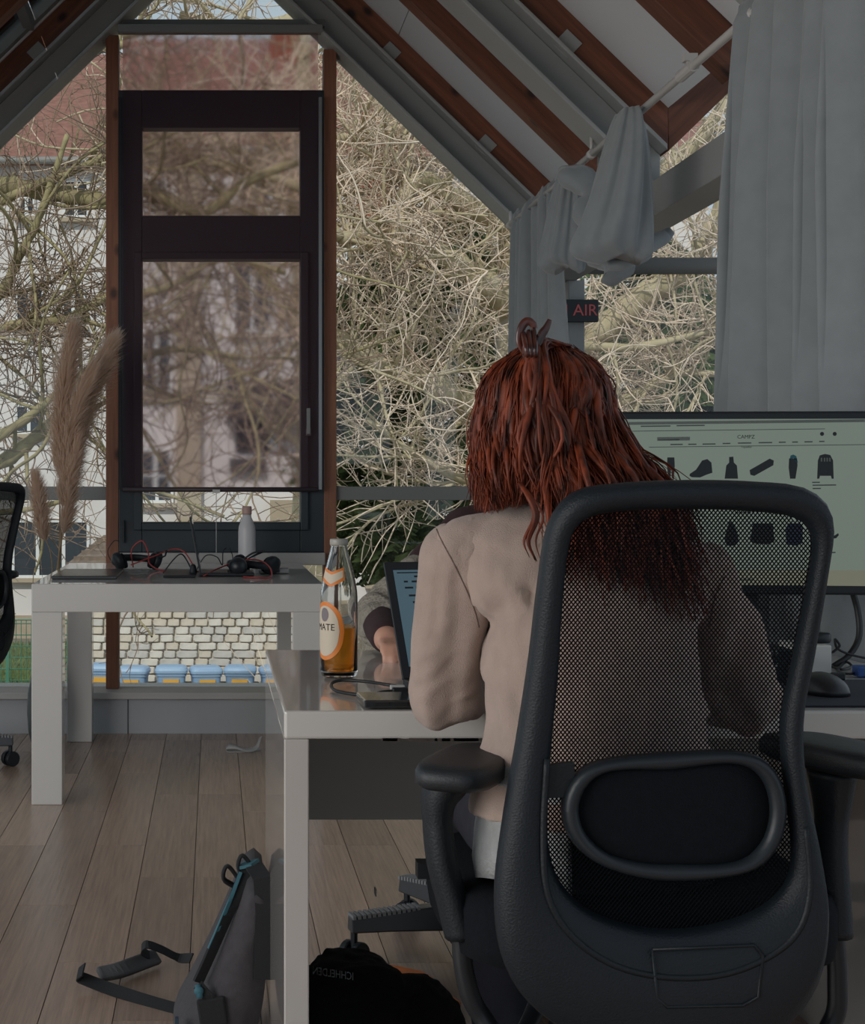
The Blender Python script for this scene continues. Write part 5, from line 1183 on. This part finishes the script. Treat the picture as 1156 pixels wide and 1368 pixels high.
# --- bins
bin_b = M('bin_blue', C(136, 166, 198), .5, var=.05); bin_l = M('bin_lid_blue', C(152, 182, 212), .45); yel = M('bin_sticker', C(226, 170, 70), .5)
def make_bin(label):
    t = thing('recycling_bin', label, 'bin', (0, 0, 0), 0, 'blue bins by the stone wall')
    rings = []
    for z_, w_, d_ in ((0, .19, .19), (.62, .235, .225), (.63, .25, .24), (.68, .25, .24)):
        rings.append([(w_*math.copysign(abs(math.cos(a))**.35, math.cos(a)), d_*math.copysign(abs(math.sin(a))**.35, math.sin(a)), z_) for a in np.linspace(0, 2*PI, 33)[:-1]])
    G().loft(rings).build('body', bin_b, t, off=(0, 0, 0))
    rings = []
    for z_, k in ((.68, 1.05), (.72, 1.06), (.76, .98), (.785, .8)): rings.append([(.255*k*math.copysign(abs(math.cos(a))**.35, math.cos(a)), .245*k*math.copysign(abs(math.sin(a))**.35, math.sin(a)), z_) for a in np.linspace(0, 2*PI, 33)[:-1]])
    G().loft(rings).build('lid', bin_l, t, off=(0, 0, 0)); G().box(-.13, .13, -.252, -.222, .50, .585).build('sticker', yel, t, off=(0, 0, 0))
    G().tube([(-.2, .26, .70), (.2, .26, .70)], .02, 8).build('handle', bin_b, t, off=(0, 0, 0)); return t
BYY = 27.0; bn = ['first blue bin from the left by the stone wall', 'second blue bin from the left by the stone wall', 'third blue bin from the left by the stone wall', 'fourth blue bin from the left by the stone wall', 'fifth blue bin, half hidden by the near desk', 'blue bin behind the left wooden post']
b0 = make_bin(bn[0])
for i, px in enumerate((178, 229, 275, 321, 368, 136)):
    o = b0 if i == 0 else copy_tree(b0); o['label'] = bn[i]; o.location = (XP(px, BYY), BYY+(.3 if i == 5 else 0), GZ-.01+.01*(i % 2)); o.rotation_euler = (0, 0, .06*((i*7) % 5-2))
# --- wire fence by the lawn
fn = thing('wire_fence', 'green wire mesh fence before the lawn at the left', 'fence', (-3.3, 29, GZ)); fm = M('fence_green', C(70, 128, 104), .5)
FY = 29.0; fx0, fx1 = XP(-40, FY), XP(100, FY); fz = ZP(828, FY); g = G()
x = fx0
while x < fx1: g.tube([(x, FY, GZ), (x, FY, fz)], .007, 4); x += .09
for z in np.arange(GZ+.1, fz+.01, .2): g.tube([(fx0, FY, z), (fx1, FY, z)], .009, 4)
g.build('wire_mesh', fm, fn, kind='stuff')
for px in (-30, 10, 60, 98): G().box(XP(px, FY)-.03, XP(px, FY)+.03, FY-.03, FY+.03, GZ, fz+.05).build('post', fm, fn)
G().tube([(fx0, FY-.01, fz), (fx1, FY-.01, fz)], .016, 6).build('rail', fm, fn)

# ------------------------------------------------------------------ bare trees
bark_p = M('plane_bark', C(206, 192, 160), .9, col2=C(168, 156, 122), vscale=5, bump=.4, bscale=20)
bark_y = M('yellow_green_bark', C(176, 164, 122), .9, col2=C(136, 124, 92), vscale=6, bump=.4, bscale=20)
twig_p = M('pale_twigs', C(228, 208, 186), .9, var=.2, vscale=2); twig_b = M('brown_twigs', C(150, 128, 108), .9, var=.3, vscale=2)
def rnd(s): return Vector((random.gauss(0, s), random.gauss(0, s), random.gauss(0, s)))
def walk(p, d, L, n, curl, bias=Vector((0, 0, 0))):
    pts = [Vector(p)]; d = Vector(d).normalized(); av = rnd(1)
    for i in range(n):
        av = av*.7+rnd(.6); d = (d+av*curl+bias*.1).normalized(); pts.append(pts[-1]+d*(L/n))
    return pts
def taper(n, r0, r1): return [r0+(r1-r0)*i/(n-1) for i in range(n)]
def tree(name, label, bark, twigm, trunk, limbs, seed, n2, n3, n4, curl, l2=(.8, 2.0), l3=(.4, 1.0), l4=(.2, .55), r3=.010, r4=.006, loc=None, flat=.8, drop=0.0):
    random.seed(seed); base = Vector(trunk[0][0]); t = thing(name, label, 'tree', base)
    g = G(); c = catmull([p for p, r in trunk], 6); rs = []
    for i in range(len(c)):
        f = i/(len(c)-1)*(len(trunk)-1); k = min(len(trunk)-2, int(f)); rs.append(trunk[k][1]+(trunk[k+1][1]-trunk[k][1])*(f-k))
    g.tube(c, rs, 14); me = g.mesh('trunk'); displace(me, lambda p: .03*fbm(p, 3, 1)); link('trunk', me, bark, t, smooth=True)
    src = []
    for pts, r0, r1 in limbs:
        c = catmull(pts, 7); g = G().tube(c, [a*(1+.12*math.sin(i*1.7)) for i, a in enumerate(taper(len(c), r0, r1))], 9); g.build('branch', bark, t, smooth=True)
        src += [(c, r0, r1)]
    g2 = G(); g3 = G(); mids_ = []
    wts = [sum((b-a).length for a, b in zip(c, c[1:])) for c, _, _ in src]
    for i in range(n2):
        c, r0, r1 = random.choices(src, wts)[0]; k = random.randrange(1, len(c)-1); p = c[k]; tg_ = (c[k+1]-c[k-1]).normalized()
        d = tg_*.5+rnd(.8); d.y *= flat; L = random.uniform(*l2); pts = walk(p, d, L, 12, curl*.6, Vector((0, 0, .5-drop))); rr = min(.02, (r0+(r1-r0)*k/len(c))*.45)
        g2.tube(pts, taper(13, rr, .009), 5, cap=False); mids_.append(pts)
    lv = list(mids_)
    for i in range(n3):
        c = random.choice(mids_) if random.random() < .85 else random.choice(src)[0]; k = random.randrange(1, len(c)-1); d = (c[k+1]-c[k-1]).normalized()*.5+rnd(.75); d.y *= flat
        pts = walk(c[k], d, random.uniform(*l3), 9, curl, Vector((0, 0, -drop))); g3.tube(pts, taper(10, r3*random.uniform(.7, 1.3), r4*.8), 4, cap=False); lv.append(pts)
    for i in range(n4):
        c = random.choice(lv); k = random.randrange(1, len(c)-1); d = (c[k+1]-c[k-1]).normalized()*.4+rnd(.8)
        g3.tube(walk(c[k], d, random.uniform(*l4), 6, curl, Vector((0, 0, -drop))), taper(7, r4, r4*.45), 3, cap=False)
    g2.build('side_branches', bark, t, smooth=True, kind='stuff', fix=False); g3.build('twigs', twigm, t, kind='stuff', fix=False, smooth=True)
    return t
def LP(*q): return [P(x, y, Y) for x, y, Y in q]
# right: pale plane tree with heavy limbs
T1 = 15.0
tree('plane_tree', 'pale barked plane tree with heavy limbs filling the right gable pane', bark_p, twig_p,
     [(P(730, 1190, T1), .48), (P(728, 900, T1), .42), (P(724, 560, T1), .37), (P(712, 340, T1), .33), (P(720, 120, T1), .25), (P(735, -120, T1), .16)],
     [(LP((705, 318, T1), (656, 289, T1-.3), (600, 262, T1-.6), (566, 240, T1-.8), (545, 252, T1-.9), (534, 290, T1-1), (528, 320, T1-1.1)), .12, .045),
      (LP((705, 420, T1), (677, 398, T1-.2), (640, 374, T1-.4), (600, 346, T1-.6), (540, 323, T1-.7), (500, 312, T1-.9), (455, 318, T1-1.2)), .15, .05),
      (LP((715, 610, T1), (660, 560, T1-.2), (635, 545, T1-.3), (571, 511, T1-.6), (511, 490, T1-.8), (452, 452, T1-1), (400, 400, T1-1.2)), .15, .06),
      (LP((725, 480, T1), (800, 444, T1-.3), (856, 398, T1-.5), (895, 376, T1-.6), (930, 346, T1-.7), (955, 296, T1-.8), (985, 230, T1-1)), .14, .06),
      (LP((730, 500, T1), (777, 464, T1-.5), (847, 464, T1-.8), (947, 442, T1-1), (1010, 420, T1-1.2)), .05, .02),
      (LP((740, 330, T1), (800, 300, T1-.2), (870, 240, T1-.4), (930, 190, T1-.5), (980, 120, T1-.6)), .10, .05),
      (LP((715, 250, T1), (650, 180, T1-.2), (570, 170, T1-.4), (500, 180, T1-.5), (452, 184, T1-.6), (380, 160, T1-.8)), .08, .03),
      (LP((725, 160, T1), (640, 60, T1-.3), (540, 30, T1-.5), (430, 20, T1-.7), (330, 35, T1-.9), (240, 20, T1-1)), .10, .03),
      (LP((740, 540, T1), (820, 540, T1-.4), (900, 500, T1-.6), (960, 500, T1-.8)), .06, .025),
      (LP((715, 560, T1), (640, 640, T1-.6), (560, 610, T1-1), (490, 560, T1-1.2)), .05, .02),
      (LP((455, 318, T1-1.2), (400, 260, T1-1.3), (340, 240, T1-1.3), (280, 225, T1-1.4), (200, 190, T1-1.5)), .05, .02)],
     41, 180, 1900, 4300, .18, l2=(.7, 1.9), l3=(.35, 1.0), l4=(.18, .5), r3=.0078, r4=.0052)
# left: yellow-green tree
T2 = 14.0
tree('bare_tree', 'bare yellow-green tree with tangled brown twigs at the left pane', bark_y, twig_b,
     [(P(-190, 1250, T2), .36), (P(-180, 900, T2), .32), (P(-165, 560, T2), .27), (P(-150, 260, T2), .22), (P(-130, 0, T2), .14)],
     [(LP((-155, 250, T2), (-60, 240, T2-.2), (0, 247, T2-.3), (70, 257, T2-.4), (140, 268, T2-.5), (200, 262, T2-.6), (270, 290, T2-.7), (330, 250, T2-.8), (420, 215, T2-1)), .10, .03),
      (LP((-160, 330, T2), (-60, 300, T2-.3), (30, 255, T2-.5), (100, 228, T2-.6), (140, 208, T2-.7), (210, 170, T2-.8)), .05, .02),
      (LP((-170, 520, T2), (-60, 440, T2-.3), (0, 392, T2-.5), (24, 345, T2-.6), (48, 300, T2-.7), (70, 240, T2-.8), (90, 180, T2-.9)), .06, .02),
      (LP((-175, 660, T2), (-80, 640, T2-.2), (0, 618, T2-.4), (40, 590, T2-.5), (90, 545, T2-.6), (150, 500, T2-.7), (230, 470, T2-.8), (320, 480, T2-.9)), .08, .025),
      (LP((-175, 640, T2), (-60, 610, T2-.5), (20, 570, T2-.7), (70, 530, T2-.8), (110, 500, T2-.9)), .06, .02),
      (LP((-170, 460, T2), (-40, 450, T2-.5), (30, 432, T2-.8), (90, 425, T2-.9), (140, 400, T2-1), (220, 390, T2-1.1), (300, 350, T2-1.1), (380, 370, T2-1.2)), .05, .02),
      (LP((-145, 180, T2), (-40, 120, T2-.3), (60, 80, T2-.5), (160, 60, T2-.7), (260, 40, T2-.8)), .07, .025),
      (LP((-170, 700, T2), (-60, 690, T2-.6), (40, 680, T2-.8), (120, 660, T2-.9), (200, 655, T2-1), (300, 690, T2-1)), .03, .012)],
     42, 85, 1000, 2200, .20, l2=(.8, 2.0), l3=(.4, 1.1), l4=(.2, .5), r3=.0062, r4=.0042, drop=.1)
# a third, further tree across the middle (seen through the blind)
T3 = 19.0
tree('bare_tree', 'further bare tree seen through the blind, its limbs crossing the house', bark_p, twig_b,
     [(P(420, 1080, T3), .26), (P(415, 800, T3), .22), (P(412, 520, T3), .18), (P(400, 250, T3), .12), (P(405, 60, T3), .07)],
     [(LP((412, 480, T3), (370, 400, T3-.3), (310, 330, T3-.5), (250, 300, T3-.7), (195, 270, T3-.8)), .09, .03), (LP((405, 330, T3), (350, 240, T3-.2), (290, 200, T3-.3), (200, 190, T3-.4)), .08, .03), (LP((412, 600, T3), (350, 560, T3-.3), (290, 470, T3-.4), (240, 420, T3-.5)), .06, .02),
      (LP((405, 300, T3), (470, 220, T3-.2), (540, 140, T3-.3), (600, 60, T3-.3)), .07, .02), (LP((412, 560, T3), (480, 480, T3-.2), (560, 400, T3-.4)), .06, .02)],
     43, 110, 420, 700, .2, l2=(.8, 2.4), l3=(.5, 1.2))
# shadow-casting tree near the stone wall is the further tree; evergreen yew on the right
random.seed(51); EY = 21.0
yw = thing('yew_tree', 'dark evergreen yew with drooping sprays behind the plane tree', 'tree', P(575, 1035, EY))
g = G(); g.tube([P(575, 1035, EY), P(572, 700, EY), P(565, 320, EY)], [.22, .16, .04], 10); g.build('trunk', M('yew_bark', C(86, 66, 54), .9), yw, smooth=True)
yg = M('yew_green', C(58, 78, 50), .8, col2=C(120, 138, 84), vscale=1.6); g = G()
def spray(g, c, d, L):
    d = Vector(d).normalized(); s = d.cross(Vector((0, 0, 1))); s = s.normalized() if s.length > .01 else Vector((1, 0, 0)); n = 6
    for i in range(n):
        p = c+d*(L*i/n)-Vector((0, 0, L*.5*(i/n)**2)); ln = L*.42*(1-.6*i/n)
        for sg_ in (-1, 1):
            q = p+s*sg_*ln*.8+d*ln*.6-Vector((0, 0, ln*random.uniform(.1, .6))); w_ = Vector((0, 0, .022))+d*.02
            g.add([p-w_, p+w_, q+w_*.3, q-w_*.3], [(0, 1, 2, 3)])
for i in range(3400):
    h = random.random(); zc_ = ZP(760-470*h, EY); wr = (1.25*math.sin(PI*min(1, .18+h*.82))**.7+.1); a = random.uniform(PI*.95, PI*2.05) if random.random() < .8 else random.uniform(0, PI); r = wr*random.uniform(.45, 1.05)
    c = Vector((XP(572, EY)+r*math.cos(a), EY+r*math.sin(a)*.9, zc_+random.gauss(0, .1))); spray(g, c, (math.cos(a), math.sin(a), random.uniform(-.3, .25)), random.uniform(.25, .55))
g.build('foliage', yg, yw, kind='stuff', fix=False)
yw2 = copy_tree(yw); yw2['label'] = 'dark evergreen yew beyond the window right of the corner post'; yw2.location = P(860, 1010, 23); yw2.rotation_euler = (0, 0, 1.3)
# low dry shrub by the house wall
random.seed(61); sb = thing('dry_shrub', 'dry leafless shrub with upright pale stems low behind the drink bottle', 'shrub', P(490, 960, 24)); g = G()
for i in range(240):
    p = Vector((sb.location.x+random.gauss(0, .45), 24+random.gauss(0, .3), GZ)); g.tube(walk(p, (random.gauss(0, .18), random.gauss(0, .18), 1), random.uniform(.8, 2.3), 7, .10), taper(8, .010, .004), 3, cap=False)
g.build('stems', twig_p, sb, kind='stuff', fix=False)
